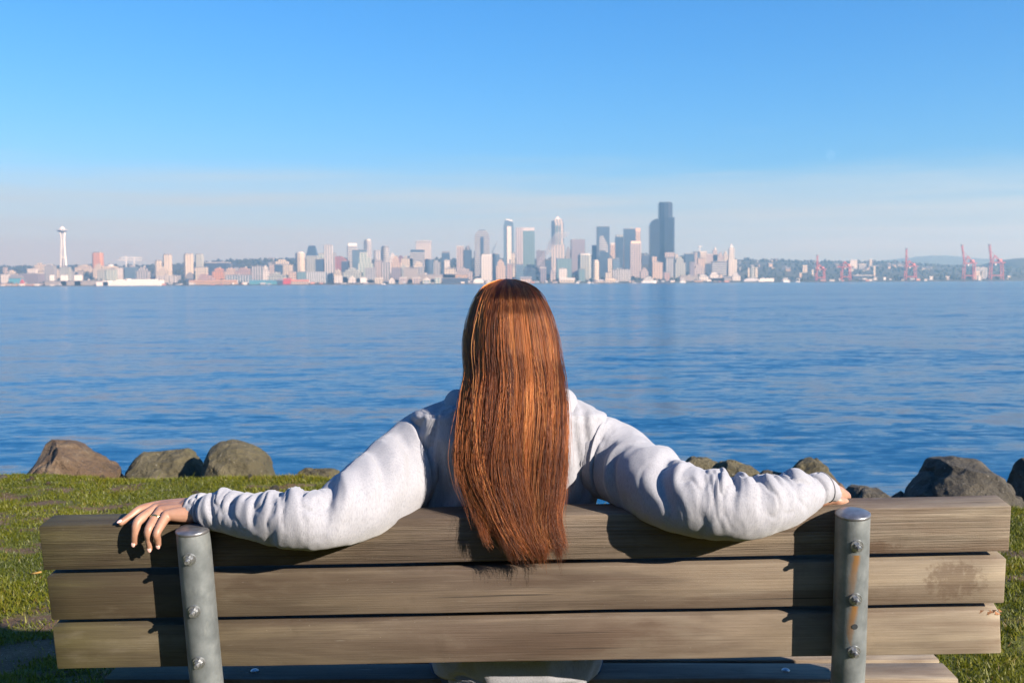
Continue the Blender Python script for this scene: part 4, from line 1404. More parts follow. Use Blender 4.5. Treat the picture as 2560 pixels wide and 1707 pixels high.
# ------------------------------------------------------------------ boulders
def rock_material(name, a, b, c, moss=0.3):
    t = NT(name)
    co = t.coord('Object')
    n1 = t.noise(co, 4.0, 8, 0.65)
    n2 = t.noise(co, 22.0, 6, 0.7)
    n3 = t.noise(co, 1.7, 4, 0.6)
    col = t.ramp(n1, [(0.25, a), (0.5, b), (0.72, c)])
    col = t.mix(t.math('MULTIPLY', t.ramp(n3, [(0.5, 0.0), (0.62, 1.0)]), moss), col, (0.062, 0.060, 0.018))
    col = t.mix(t.ramp(n2, [(0.30, 0.75), (0.42, 0.0)]), col, (0.03, 0.024, 0.018))
    col = t.mix(t.ramp(t.noise(co, 45, 2, .5), [(0.70, 0.0), (0.74, 0.8)]), col, (0.28, 0.26, 0.22))
    h = t.math('ADD', t.math('MULTIPLY', n1, 1.0), t.math('MULTIPLY', n2, 0.35))
    t.pbsdf(col, 0.88, normal=t.bump(h, 1.0, 0.12))
    return t.done()


M_ROCK = [rock_material('boulder_brown', (.050, .028, .015), (.118, .075, .044), (.20, .150, .10), .2),
          rock_material('boulder_olive', (.036, .029, .014), (.092, .077, .040), (.165, .138, .082), .5),
          rock_material('boulder_grey', (.026, .022, .016), (.070, .060, .044), (.15, .128, .095), .25)]


def boulder(outline, Y, depth, label, mat=0, seed=0, lump=1.0, base=1230, grow=None):
    """A boulder from its outline in the photo, with its own depth, front and back faces and fractures."""
    xs = [p[0] for p in outline]
    cx = sum(xs) / len(xs)
    g_ = grow or (1.10 if cx > 1600 else .97)
    yb_ = max(p[1] for p in outline)
    outline = [(cx + (p[0] - cx) * g_, yb_ + (p[1] - yb_) * g_) for p in outline]
    c0 = P(cx, base, Y)
    r = random.Random(seed)
    pts = []
    top = [P(px, py, Y) for px, py in outline]
    zb = min(p.z for p in top) - 0.35
    for f, sc in ((0, 1.0), (-.55, .93), (.55, .93), (-1, .62), (1, .62)):
        for p in top:
            s = sc * r.uniform(.94, 1.02)
            pts.append(Vector((c0.x + (p.x - c0.x) * s, Y + f * depth * r.uniform(.85, 1.1), zb + (p.z - zb) * (s if abs(f) > .1 else 1.0))))
        for sx in (min(top, key=lambda q: q.x), max(top, key=lambda q: q.x)):
            pts.append(Vector((c0.x + (sx.x - c0.x) * sc * 1.12, Y + f * depth, zb)))
    bm = bmesh.new()
    for p in pts:
        bm.verts.new(p - Vector((c0.x, Y, zb)))
    res = bmesh.ops.convex_hull(bm, input=bm.verts)
    bmesh.ops.delete(bm, geom=[v for v in bm.verts if not v.link_faces], context='VERTS')
    me = bpy.data.meshes.new('boulder')
    bm.to_mesh(me); bm.free()
    o = link_mesh('boulder', me, M_ROCK[mat], loc=(c0.x, Y, zb))
    size = max(p.x for p in top) - min(p.x for p in top)
    rm = o.modifiers.new('r', 'REMESH'); rm.mode = 'VOXEL'; rm.voxel_size = max(.009, size / 80)
    sm = o.modifiers.new('s', 'SMOOTH'); sm.iterations = 1; sm.factor = .4
    bake(o)
    me = o.data
    if not me.materials:
        me.materials.append(M_ROCK[mat])
    me.update()
    amp = .038 * size * lump
    nv = len(me.vertices)
    co = np.empty(nv * 3, dtype=np.float32); me.vertices.foreach_get('co', co); co = co.reshape(-1, 3)
    no = np.empty(nv * 3, dtype=np.float32); me.vertices.foreach_get('normal', no); no = no.reshape(-1, 3)
    # flat fracture faces: planes that shave the lump
    cen = co.mean(0)
    rp = np.random.default_rng(seed + 100)
    for _ in range(int(40 * min(1.2, lump) ** .5)):
        n_ = rp.standard_normal(3); n_[2] = abs(n_[2]) * .9; n_ /= np.linalg.norm(n_)
        if n_[2] > .80:
            continue
        dd = (co - cen) @ n_
        lim = dd.max() * rp.uniform(.87, .985)
        co -= np.clip(dd - lim, 0, None)[:, None] * n_[None, :]
    for k in range(nv):
        q = co[k] / size
        d = amp * fbm(q[0] * 2.2 + seed, q[1] * 2.2, q[2] * 2.6, 5)
        ridge = 1 - abs(fbm(q[0] * 1.6 + q[2] * 1.2 + seed * 3, q[1] * 1.7, q[2] * 1.9 - q[0] * .8, 3))
        d -= amp * .9 * max(0, ridge - .86) / .14 * .8
        co[k] += no[k] * d
    me.vertices.foreach_set('co', co.ravel())
    me.polygons.foreach_set('use_smooth', np.ones(len(me.polygons), dtype=bool))
    me.set_sharp_from_angle(angle=rad(30))
    me.update()
    tag(o, label, 'boulder')
    return o


boulder([(63, 1182), (75, 1145), (95, 1112), (118, 1091), (150, 1094), (175, 1104), (205, 1122), (235, 1140), (270, 1160), (306, 1184)], 8.45, .42, 'brown wedge-shaped boulder at the left, sharp ridge sloping right', 0, 3, 1.0)
boulder([(310, 1182), (318, 1150), (330, 1128), (380, 1125), (430, 1124), (470, 1122), (500, 1133), (518, 1150), (520, 1182)], 8.6, .35, 'flat-topped olive boulder between two others at the left', 1, 8, .9)
boulder([(503, 1180), (512, 1148), (527, 1117), (550, 1101), (580, 1096), (615, 1101), (650, 1117), (676, 1140), (688, 1180)], 8.25, .36, 'rounded dome-shaped olive boulder, right of the three at the left', 1, 15, .45)
boulder([(855, 1175), (866, 1154), (880, 1149), (905, 1152), (930, 1178)], 8.6, .2, 'small dark boulder half hidden by the left sleeve', 2, 22, grow=.8)
boulder([(735, 1178), (760, 1168), (800, 1168), (848, 1172), (862, 1182)], 8.3, .25, 'low flat stone at the turf edge left of the sleeve', 1, 29)
boulder([(-60, 1215), (-20, 1190), (10, 1184), (22, 1192), (35, 1215)], 7.2, .15, 'half-buried grey stone at the left picture edge', 2, 31, .6)
boulder([(1690, 1215), (1712, 1152), (1735, 1146), (1765, 1150), (1800, 1160), (1830, 1200)], 8.4, .3, 'olive boulder behind the right sleeve, leftmost of the right-hand rocks', 1, 36)
boulder([(1785, 1215), (1795, 1158), (1825, 1154), (1860, 1164), (1895, 1176), (1925, 1215)], 8.0, .3, 'tan boulder behind the right forearm', 1, 41)
boulder([(1980, 1262), (2000, 1205), (2040, 1192), (2085, 1202), (2120, 1232), (2140, 1265)], 7.3, .25, 'brown jagged rock right behind the right cuff', 0, 44)
boulder([(1600, 1215), (1625, 1168), (1665, 1158), (1700, 1170), (1725, 1215)], 8.6, .25, 'dark rock behind the right elbow', 1, 45)
boulder([(1875, 1235), (1890, 1183), (1920, 1178), (1955, 1184), (1985, 1235)], 7.7, .22, 'pale grey rock just above the right sleeve', 2, 47)
boulder([(1925, 1240), (1945, 1175), (1985, 1160), (2022, 1151), (2050, 1158), (2075, 1180), (2095, 1205), (2108, 1240)], 7.6, .34, 'tall peaked olive boulder behind the right wrist', 1, 52)
boulder([(2095, 1275), (2115, 1224), (2150, 1218), (2200, 1221), (2235, 1236), (2262, 1275)], 6.9, .3, 'low grey rock slab right of the right hand', 2, 58, 1.2)
boulder([(2215, 1275), (2228, 1232), (2250, 1228), (2275, 1245), (2285, 1278)], 7.3, .2, 'small dark rock beside the low slab', 2, 63)
boulder([(2255, 1272), (2295, 1225), (2330, 1185), (2355, 1155), (2385, 1153), (2420, 1158), (2450, 1163), (2490, 1190), (2520, 1225), (2545, 1275)], 7.1, .5, 'big dark grey boulder at the right with grass at its foot', 2, 70, 1.1)
boulder([(2480, 1262), (2500, 1205), (2530, 1215), (2560, 1225), (2590, 1270)], 7.6, .25, 'dark rock behind the big boulder at the right', 2, 77)
boulder([(2538, 1245), (2541, 1165), (2552, 1150), (2600, 1148), (2680, 1180), (2700, 1250)], 7.4, .3, 'dark rock cut by the right picture edge', 2, 81)


# small stones lying between the boulders
def small_stones():
    r = np.random.default_rng(9)
    bm = bmesh.new(); bmesh.ops.create_icosphere(bm, subdivisions=3, radius=1.0)
    shapes = []
    for k in range(4):
        b2 = bm.copy()
        pl = [(Vector(r.standard_normal(3)).normalized(), r.uniform(.55, .85)) for _ in range(12)]
        for v in b2.verts:
            for n_, d_ in pl:
                e_ = v.co.dot(n_) - d_
                if e_ > 0:
                    v.co -= n_ * e_
            v.co *= 1 + .10 * fbm(v.co.x * 2 + k, v.co.y * 2, v.co.z * 2, 3)
        me = bpy.data.meshes.new('stone'); b2.to_mesh(me); b2.free()
        me.materials.append(M_ROCK[k % 3]); me.set_sharp_from_angle(angle=rad(30)) if hasattr(me, 'set_sharp_from_angle') else None
        shapes.append(me)
    bm.free()
    for k in range(18):
        x = r.uniform(-3.7, -.9) if k % 6 else r.uniform(2.4, 2.9)
        y = edge_y(x) + r.uniform(-1.6, -.05)
        s_ = r.uniform(.014, .042)
        o = bpy.data.objects.new('stone', shapes[int(r.integers(0, 4))]); COL.objects.link(o)
        o.location = (x, y, ground_z(x, y) + s_ * .35)
        o.rotation_euler = (r.uniform(0, 6), r.uniform(0, 6), r.uniform(0, 6))
        o.scale = (s_ * r.uniform(.9, 1.5), s_, s_ * r.uniform(.6, .9))
        tag(o, 'small loose stone lying in the grass near the turf edge', 'stone', 'small stones in the grass near the turf edge')
small_stones()


# ------------------------------------------------------------------ bench
def wood_material(name, tone=1.0, grain=1.0, dirt=None, seat=False):
    """Weathered plank; local x runs along the board. Algae at the left end, paler towards the right."""
    t = NT(name)
    tc = t.n('ShaderNodeTexCoord')
    oi = t.n('ShaderNodeObjectInfo')
    shift = t.n('ShaderNodeCombineXYZ', X=t.math('MULTIPLY', oi.outputs['Random'], 37.0), Y=0.0, Z=t.math('MULTIPLY', oi.outputs['Random'], 11.0))
    vec = t.n('ShaderNodeVectorMath', {'operation': 'ADD'}, i0=tc.outputs['Object'], i1=shift).outputs[0]
    def mp(s):
        return t.n('ShaderNodeMapping', Vector=vec, Scale=s).outputs[0]
    fine = t.noise(mp((1.2, 90, 90)), 3.0, 6, .65, .15)
    rings = t.noise(mp((.55, 14, 30)), 2.2, 3, .55, .4)
    blotch = t.noise(mp((2.0, 6, 6)), 1.6, 5, .6)
    speck = t.noise(mp((30, 60, 60)), 2.5, 3, .6)
    X = t.n('ShaderNodeSeparateXYZ', Vector=tc.outputs['Object'])
    along = t.math('DIVIDE', X.outputs[0], 2.0)
    base = t.ramp(along, [(0.0, (.060, .050, .017)), (.10, (.084, .066, .038)), (.45, (.118, .087, .064)), (.75, (.158, .121, .088)), (1.0, (.255, .207, .150))])
    streak = t.noise(mp((.9, 7, 9)), 1.5, 4, .6, .5)
    base = t.mix(t.math('MULTIPLY', t.ramp(streak, [(.38, 1.0), (.56, 0.0)]), .85), base, t.mix(1.0, base, (.60, .50, .45), 'MULTIPLY'))
    base = t.mix(t.math('MULTIPLY', t.ramp(streak, [(.52, 0.0), (.68, 1.0)]), .75), base, t.mix(1.0, base, (1.50, 1.50, 1.45), 'MULTIPLY'))
    base = t.mix(t.ramp(blotch, [(.36, .65), (.6, 0.0)]), base, t.mix(1.0, base, (.62, .60, .55), 'MULTIPLY'))
    base = t.mix(t.ramp(blotch, [(.56, 0.0), (.75, .45)]), base, (.19, .165, .125))
    col = t.mix(t.math('MULTIPLY', t.ramp(rings, [(.40, 1.0), (.50, 0.0)]), .24 * grain), base, t.mix(1.0, base, (.45, .42, .40), 'MULTIPLY'))
    col = t.mix(t.math('MULTIPLY', t.ramp(fine, [(.36, 1.0), (.5, 0.0)]), .55 * grain), col, t.mix(1.0, col, (.34, .32, .32), 'MULTIPLY'))
    col = t.mix(t.ramp(speck, [(.70, 0.0), (.76, .5)]), col, (.28, .25, .20))
    iso = t.noise(vec, 9.0, 6, .65)
    col = t.mix(t.math('MULTIPLY', t.ramp(iso, [(.58, 0.0), (.70, 1.0)]), .35), col, t.mix(1.0, col, (.50, .47, .38), 'MULTIPLY'))
    scr = t.noise(t.n('ShaderNodeMapping', Vector=vec, Rotation=(0, .9, 0), Scale=(4, 20, 60)).outputs[0], 2.2, 2, .5)
    col = t.mix(t.math('MULTIPLY', t.ramp(scr, [(.72, 0.0), (.78, 1.0)]), .40), col, (.25, .23, .19))
    crack = t.noise(mp((.9, 40, 60)), 1.9, 2, .4, .2)
    col = t.mix(t.math('MULTIPLY', t.ramp(crack, [(.25, 1.0), (.30, 0.0)]), .8), col, (.012, .009, .007))
    if dirt:
        dx, dz, rx, rz, amt = dirt
        q = t.math('ADD', t.math('POWER', t.math('DIVIDE', t.math('SUBTRACT', X.outputs[0], dx), rx), 2.0), t.math('POWER', t.math('DIVIDE', t.math('SUBTRACT', X.outputs[2], dz), rz), 2.0))
        nz = t.noise(mp((20, 20, 20)), 3.0, 6, .7)
        q = t.math('ADD', q, t.math('MULTIPLY', t.math('SUBTRACT', nz, .5), 4.0))
        col = t.mix(t.math('MULTIPLY', t.ramp(q, [(.3, 1.0), (1.1, 0.0)]), amt), col, (.075, .040, .020))
    if tone != 1.0:
        col = t.mix(1.0, col, (tone, tone, tone), 'MULTIPLY')
    h = t.math('ADD', t.math('MULTIPLY', fine, 1.0), t.math('MULTIPLY', rings, .8))
    t.pbsdf(col, .78, normal=t.bump(h, .55 * grain + .1, .006))
    return t.done()


M_PLANK = [wood_material('plank_weathered_grain', 1.0, 1.0, (1.72, -.085, .06, .018, .7)), wood_material('plank_smooth_stained', .96, .30, (1.885, -.045, .065, .045, .55)), wood_material('plank_smooth', 1.02, .22), wood_material('plank_seat', 1.25, .6)]


def galv_material(name, rust=None):
    t = NT(name)
    tc = t.n('ShaderNodeTexCoord')
    co = tc.outputs['Object']
    n1 = t.noise(co, 14, 5, .6)
    n2 = t.noise(t.n('ShaderNodeMapping', Vector=co, Scale=(1, 1, .35)).outputs[0], 38, 4, .6)
    n3 = t.noise(co, 260, 2, .5)
    col = t.ramp(n1, [(.3, (.125, .142, .15)), (.5, (.21, .23, .238)), (.7, (.32, .34, .34))])
    col = t.mix(t.ramp(n2, [(.55, 0.0), (.75, .35)]), col, (.46, .46, .42))
    col = t.mix(t.ramp(n2, [(.25, .5), (.38, 0.0)]), col, (.13, .14, .14))
    if rust:
        X = t.n('ShaderNodeSeparateXYZ', Vector=co)
        tot = None
        for zt, ln in rust:
            dz = t.math('DIVIDE', t.math('SUBTRACT', zt, X.outputs[2]), ln)      # 0 at the bolt, 1 at the stain's end
            inz = t.math('MULTIPLY', t.math('GREATER_THAN', dz, 0.0), t.math('LESS_THAN', dz, 1.0))
            wob = t.math('MULTIPLY', t.math('SUBTRACT', n2, .5), .02)
            dx = t.math('ABSOLUTE', t.math('ADD', t.math('ADD', X.outputs[0], t.math('MULTIPLY', dz, .006)), wob))
            f = t.math('MULTIPLY', t.math('MULTIPLY', inz, t.ramp(t.math('DIVIDE', dx, .009), [(.35, 1.0), (1.0, 0.0)])), t.math('SUBTRACT', 1.0, t.math('MULTIPLY', dz, .75)))
            f = t.math('MULTIPLY', f, t.math('LESS_THAN', X.outputs[1], 0.0))
            tot = f if tot is None else t.math('MAXIMUM', tot, f)
        col = t.mix(t.math('MULTIPLY', tot, .85), col, (.33, .145, .02))
    t.pbsdf(col, t.math('ADD', .38, t.math('MULTIPLY', n1, .25)), .55, normal=t.bump(t.math('ADD', n2, t.math('MULTIPLY', n3, .4)), .12, .004))
    return t.done()


t_ = NT('bolt_zinc')
t_.pbsdf(t_.ramp(t_.noise(t_.coord('Object'), 300, 3), [(.3, (.25, .26, .27)), (.7, (.5, .51, .52))]), .35, .85)
M_BOLT = t_.done()
t_ = NT('cap_steel')
t_.pbsdf(t_.ramp(t_.noise(t_.coord('Object'), 60, 5, .6), [(.3, (.15, .15, .16)), (.7, (.27, .27, .28))]), .34, .7)
M_CAP = t_.done()

BL, BR = P(95, 1315, 2.13), P(2530, 1264, 2.07)
BX = (BR - BL).normalized()
_u = Vector((0, -math.sin(rad(7.0)), math.cos(rad(7.0))))
BU = (_u - BX * _u.dot(BX)).normalized()
BN = BX.cross(BU).normalized()                       # points at the camera
BLEN = (BR - BL).length
BH, BT, PIT = .0975, .071, .1118
BENCH_AT = Vector(((BL.x + BR.x) / 2, 2.3, 0.0))
bench = thing('park_bench', 'long weathered wooden bench with galvanised pipe posts, seen from behind', 'bench', BENCH_AT)
T0 = Matrix.Translation(-BENCH_AT)


def bframe(origin, x=None, y=None, z=None):
    x, y, z = x or BX, y or -BN, z or BU
    return Matrix(((x.x, y.x, z.x, origin.x), (x.y, y.y, z.y, origin.y), (x.z, y.z, z.z, origin.z), (0, 0, 0, 1)))


def plank(name, L, T, H, mat, M, seed, chip=False):
    """A board 0..L, 0..T, -H..0 with eased, slightly worn edges."""
    bm = bmesh.new()
    n = 40
    bmesh.ops.create_cube(bm, size=1.0)
    for v in bm.verts:
        v.co = Vector(((v.co.x + .5) * L, (v.co.y + .5) * T, (v.co.z - .5) * H))
    bmesh.ops.bevel(bm, geom=list(bm.edges), offset=.0042, segments=2, affect='EDGES', profile=.5)
    for k in range(1, n):
        x = L * k / n
        bmesh.ops.bisect_plane(bm, geom=bm.verts[:] + bm.edges[:] + bm.faces[:], plane_co=(x, 0, 0), plane_no=(1, 0, 0))
    for v in bm.verts:
        w = .0014
        v.co.z += w * fbm(v.co.x * 3.1, seed, v.co.y * 9, 3)
        v.co.y += w * fbm(v.co.x * 2.7, seed + 5, v.co.z * 9, 3)
        if chip:
            d = (v.co - Vector((L, 0, 0))).length
            if d < .03:
                v.co += Vector((-.006, .006, -.008)) * (1 - d / .03)
    me = bpy.data.meshes.new(name)
    bm.to_mesh(me); bm.free()
    return link_mesh(name, me, mat, bench, 40, matrix=T0 @ M)


for i in range(3):
    o = plank('back_slat', BLEN - (.008 if i else 0), BT, BH, M_PLANK[i], bframe(BL - BU * (PIT * i) + BX * (.004 if i else 0)), 10 + i, chip=(i == 2))
    if i == 2:
        # splintered corner
        m = MB()
        for k in range(9):
            a = Vector((BLEN - .058 + .005 * k + .003 * math.sin(k * 5), .001 + .003 * (k % 3), -.004 - .004 * (k % 2)))
            b = a + Vector((.009 + .003 * math.sin(k * 3), -.003, .005 * math.cos(k * 2.1)))
            s = Vector((0, .002, .003))
            m.add([a - s, a + s, b], [(0, 1, 2)])
        t_ = NT('fresh_splinter'); t_.pbsdf((.34, .15, .065), .8)
        q = m.build('splinter', t_.done(), o)

# seat
SL, SR = P(258, 1697, 2.372), P(2397, 1695, 2.338)
SX = (SR - SL).normalized()
SYv = Vector((0, 1, .03)); SYv = (SYv - SX * SYv.dot(SX)).normalized()
SZ = SX.cross(SYv).normalized()
SLEN = (SR - SL).length
for i in range(4):
    plank('seat_slat', SLEN, .094, .062, M_PLANK[3], bframe(SL + SYv * (.110 * i), SX, SYv, SZ), 30 + i)

# posts
PR = .0336
post_axis = []
for side, (cx, cyp) in enumerate([(482, 1323), (2132, 1283)]):
    a = .3 if side == 0 else 1.65
    for _ in range(30):
        c = BL + BX * a + BN * (PR + .0015)
        a += (cx - proj(c)[0]) / FOCAL * 2.06
    ztop = P(cx, cyp, (BL + BX * a + BN * PR).y).z
    c0 = BL + BX * a + BN * (PR + .0015)
    c0 = c0 + BU * ((ztop - c0.z) / BU.z)
    post_axis.append((c0, a))
    down = -BU
    pts = [c0, c0 + down * .1, c0 + down * .2, c0 + down * .30]
    tang = down.copy()
    p = pts[-1]
    for k in range(9):                                # bends forward under the seat, then stands on the ground
        tang = (tang + Vector((0, .055 if k < 4 else -.035, 0))).normalized()
        p = p + tang * .062
        pts.append(p)
    pts.append(Vector((p.x, p.y + .005, -.03)))
    M = Matrix.Translation(c0)
    rust = [(-.078, .085), (-.184, .10), (-.290, .12)] if side else None
    m = MB(); m.tube([q - c0 for q in pts], PR, 40)
    po = m.build('post', galv_material('galvanised_post' + ('_rusty' if side else ''), rust), bench, 50, matrix=T0 @ M)
    if side:
        po['label'] = 'right post with orange rust streaks under its bolts'
    # domed steel cap
    m = MB(); m.lathe([(PR + .0006, -.004), (PR + .0012, -.001), (PR + .0004, .0018), (PR * .93, .0034), (PR * .5, .0044), (.001, .0048)], 40)
    cm = Matrix.Translation(c0) @ Vector((0, 0, 1)).rotation_difference(BU).to_matrix().to_4x4()
    m.build('post_cap', M_CAP, po, 50, matrix=cm if False else Matrix.Translation((0, 0, 0)) @ Vector((0, 0, 1)).rotation_difference(BU).to_matrix().to_4x4())
    # bolts: washer, hexagonal nut, threaded end
    R3 = Vector((0, 0, 1)).rotation_difference(BN).to_matrix().to_4x4()
    for i in range(3):
        bc = BL + BX * a + BN * (2 * PR + .0015) - BU * (PIT * i + BH * .53)
        Mb = Matrix.Translation(bc - c0) @ R3
        m = MB(); m.lathe([(.0128, -.004), (.0131, .0004), (.0124, .0022), (.006, .0024)], 28)
        wa = m.build('washer', M_BOLT, po, 40, matrix=Mb)
        m = MB(); m.prism([(.0085 * math.cos(k * math.pi / 3 + .3 + i), .0085 * math.sin(k * math.pi / 3 + .3 + i)) for k in range(6)], .002, .0105, .97)
        m.build('nut', M_BOLT, po, matrix=Mb)
        m = MB(); m.lathe([(.0050, .009), (.0050, .0185), (.0042, .0200)], 16)
        m.build('bolt_end', M_BOLT, po, 40, matrix=Mb)
    if side:
        m = MB(); m.lathe([(.0058, 0), (.0058, .0012)], 20)
        bc = BL + BX * a + BN * (2 * PR + .0008) - BU * (PIT * 2 + BH * -.02)
        m.build('drill_hole', M_DARK, po, matrix=Matrix.Translation(bc - c0) @ R3)
    # seat bracket and front leg
    sb = Vector((c0.x, SL.y - .02, SL.z - .075))
    m = MB(); m.tube([Vector((c0.x, 2.30, SL.z - .10)) - c0, Vector((c0.x, 2.83, SL.z - .09)) - c0], .026, 16); m.build('seat_bracket', M_BOLT, po, 50)
    m = MB(); m.tube([Vector((c0.x, 2.80, SL.z - .10)) - c0, Vector((c0.x, 2.82, -.03)) - c0], .030, 20); m.build('front_leg', M_BOLT, po, 50)
    for i in range(4):
        m = MB(); m.lathe([(.010, -.001), (.010, .0015), (.007, .004), (.002, .0052)], 18)
        q = SL + SX * ((c0 - SL).dot(SX) - (.045 if side else -.03)) + SYv * (.110 * i + .047)
        m.build('carriage_bolt', M_BOLT, po, True, matrix=Matrix.Translation(q - c0))

# a dry twig and a few pale stones on the grass
t_ = NT('dry_twig'); t_.pbsdf((.30, .17, .04), .8)
m = MB(); q = P(88, 1366, 4.7); g = ground_z(q.x, q.y)
m.tube([(-.022, 0, .0), (0, .003, .002), (.022, .008, .006)], .004, 8)
tag(m.build('twig', t_.done(), smooth=True, loc=(q.x, q.y, g + .016)), 'short yellow twig in the grass beside the left bench end', 'twig')


# ------------------------------------------------------------------ the person on the bench
def catmull(rows, n):
    """Smooth resampling of rows of numbers through their control rows."""
    A = np.array(rows, dtype=float)
    m = len(A)
    t = np.linspace(0, m - 1 - 1e-6, n)
    i = t.astype(int)
    f = (t - i)[:, None]
    g = lambda k: A[np.clip(k, 0, m - 1)]
    p0, p1, p2, p3 = g(i - 1), g(i), g(i + 1), g(i + 2)
    return .5 * ((2 * p1) + (-p0 + p2) * f + (2 * p0 - 5 * p1 + 4 * p2 - p3) * f ** 2 + (-p0 + 3 * p1 - 3 * p2 + p3) * f ** 3)


def grid_faces(rows, cols, wrap=True):
    idx = np.arange(rows * cols).reshape(rows, cols)
    if wrap:
        idx = np.concatenate([idx, idx[:, :1]], 1)
    return np.stack([idx[:-1, :-1], idx[:-1, 1:], idx[1:, 1:], idx[1:, :-1]], -1).reshape(-1, 4)


def skin_material():
    t = NT('skin')
    co = t.coord('Object')
    n = t.noise(co, 30, 4, .6)
    c = t.ramp(n, [(.3, (.275, .138, .088)), (.6, (.345, .188, .125)), (.8, (.39, .228, .16))])
    bs = t.pbsdf(c, .48, normal=t.bump(t.noise(co, 420, 3, .6), .12, .001))
    t.set(bs, 'Subsurface Weight', .12)
    t.set(bs, 'Subsurface Radius', (.012, .005, .003))
    t.set(bs, 'Subsurface Scale', .5)
    return t.done()


def fleece_material():
    t = NT('grey_fleece')
    co = t.coord('Object')
    f1 = t.noise(co, 900, 2, .6)
    f2 = t.noise(t.n('ShaderNodeMapping', Vector=co, Scale=(1, 1, .25)).outputs[0], 420, 3, .6)
    f3 = t.noise(co, 20, 4, .6)
    c = t.ramp(f2, [(.30, (.235, .235, .260)), (.50, (.295, .295, .325)), (.7, (.325, .325, .352))])
    c = t.mix(t.math('MULTIPLY', t.ramp(f3, [(.4, 1.0), (.6, 0.0)]), .15), c, (.22, .22, .235))
    bs = t.pbsdf(c, .95, normal=t.bump(t.math('ADD', f1, t.math('MULTIPLY', f2, .8)), .35, .0022))
    t.set(bs, 'Sheen Weight', .25)
    t.set(bs, 'Sheen Roughness', .5)
    t.set(bs, 'Specular IOR Level', .1)
    return t.done()


def denim_material():
    t = NT('blue_denim')
    co = t.coord('Object')
    n = t.noise(t.n('ShaderNodeMapping', Vector=co, Rotation=(0, 0, .7), Scale=(1, .25, .25)).outputs[0], 700, 2, .5)
    c = t.ramp(n, [(.35, (.018, .03, .06)), (.65, (.06, .09, .15))])
    t.pbsdf(c, .9, normal=t.bump(n, .3, .001))
    return t.done()


M_SKIN, M_FLEECE, M_DENIM = skin_material(), fleece_material(), denim_material()
t_ = NT('seam_thread'); t_.pbsdf((.20, .20, .215), .95); M_SEAM = t_.done()
PER = Vector((0.01, 2.42, 0.0))


def loc(v):
    return np.asarray(v) - np.array(PER)


def remeshed(mb, name, mat, parent, voxel, smooth, factor=.5):
    o = mb.build(name, mat, parent, True)
    r = o.modifiers.new('r', 'REMESH'); r.mode = 'VOXEL'; r.voxel_size = voxel
    s = o.modifiers.new('s', 'SMOOTH'); s.iterations = smooth; s.factor = factor
    o.parent = None
    bake(o)
    o.parent = parent
    if not o.data.materials:
        o.data.materials.append(mat)
    o.data.polygons.foreach_set('use_smooth', np.ones(len(o.data.polygons), dtype=bool))
    return o


def ball(m, c, r, n=14):
    c = Vector(c)
    if not hasattr(r, '__len__'):
        r = (r, r, r)
    prof = []
    o = len(m.v)
    for j in range(1, n):
        ph = math.pi * j / n
        for k in range(2 * n):
            a = math.pi * k / n
            m.v.append((c.x + r[0] * math.sin(ph) * math.cos(a), c.y + r[1] * math.sin(ph) * math.sin(a), c.z - r[2] * math.cos(ph)))
    for j in range(n - 2):
        for k in range(2 * n):
            a, b = o + j * 2 * n + k, o + j * 2 * n + (k + 1) % (2 * n)
            m.f.append((a, b, b + 2 * n, a + 2 * n))
    m.f.append(tuple(o + k for k in range(2 * n - 1, -1, -1)))
    m.f.append(tuple(o + (n - 2) * 2 * n + k for k in range(2 * n)))


def limb(m, pts, radii, n=16):
    """Round-ended tapered tube."""
    pts = [Vector(p) for p in pts]
    P_, R_ = catmull([tuple(p) for p in pts], max(6, len(pts) * 5)), catmull([(r,) for r in radii], max(6, len(pts) * 5))[:, 0]
    m.tube([Vector(p) for p in P_], list(R_), n)
    ball(m, pts[0], radii[0] * .995, 8)
    ball(m, pts[-1], radii[-1] * .995, 8)


def L(px, py, Y):
    return P(px, py, Y) - PER


# ---- body: head, neck, trunk, arms, legs and hands as one figure
HC = L(1277, 838, 2.292)
body = MB()
ball(body, HC + Vector((0, -.010, .014)), (.070, .086, .082))
ball(body, HC + Vector((0, .028, -.045)), (.058, .062, .072))
ball(body, HC + Vector((0, .066, -.088)), (.026, .022, .020))                     # chin
limb(body, [HC + Vector((0, .088, .012)), HC + Vector((0, .106, -.022))], [.009, .012], 10)   # nose
ball(body, HC + Vector((0, .090, -.056)), (.022, .010, .006))                     # lips
ball(body, HC + Vector((0, .088, -.064)), (.018, .010, .006))
for s in (-1, 1):
    ball(body, HC + Vector((.033 * s, .078, .006)), .012)                          # eyes in their sockets
    ball(body, HC + Vector((.034 * s, .076, .024)), (.018, .010, .006))            # brow
    ball(body, HC + Vector((.076 * s, .004, -.012)), (.010, .018, .030))           # ear
    ball(body, HC + Vector((.045 * s, .058, -.028)), (.022, .020, .020))           # cheek
limb(body, [HC + Vector((0, -.005, -.07)), HC + Vector((0, -.002, -.16))], [.052, .060])
limb(body, [L(1278, 1010, 2.285), L(1278, 1150, 2.30), L(1280, 1400, 2.345), L(1285, 1610, 2.42)], [.062, .082, .080, .078], 20)
HIP = Vector((.0, .06, SL.z + .115))
for s in (-1, 1):
    limb(body, [HIP + Vector((.09 * s, 0, 0)), Vector((.115 * s, .46, SL.z + .075)), Vector((.115 * s, .52, SL.z + .045)), Vector((.12 * s, .56, .26)), Vector((.12 * s, .60, .09))], [.092, .070, .062, .052, .040])
    limb(body, [Vector((.12 * s, .585, .055)), Vector((.135 * s, .72, .04)), Vector((.14 * s, .79, .035))], [.042, .040, .030])
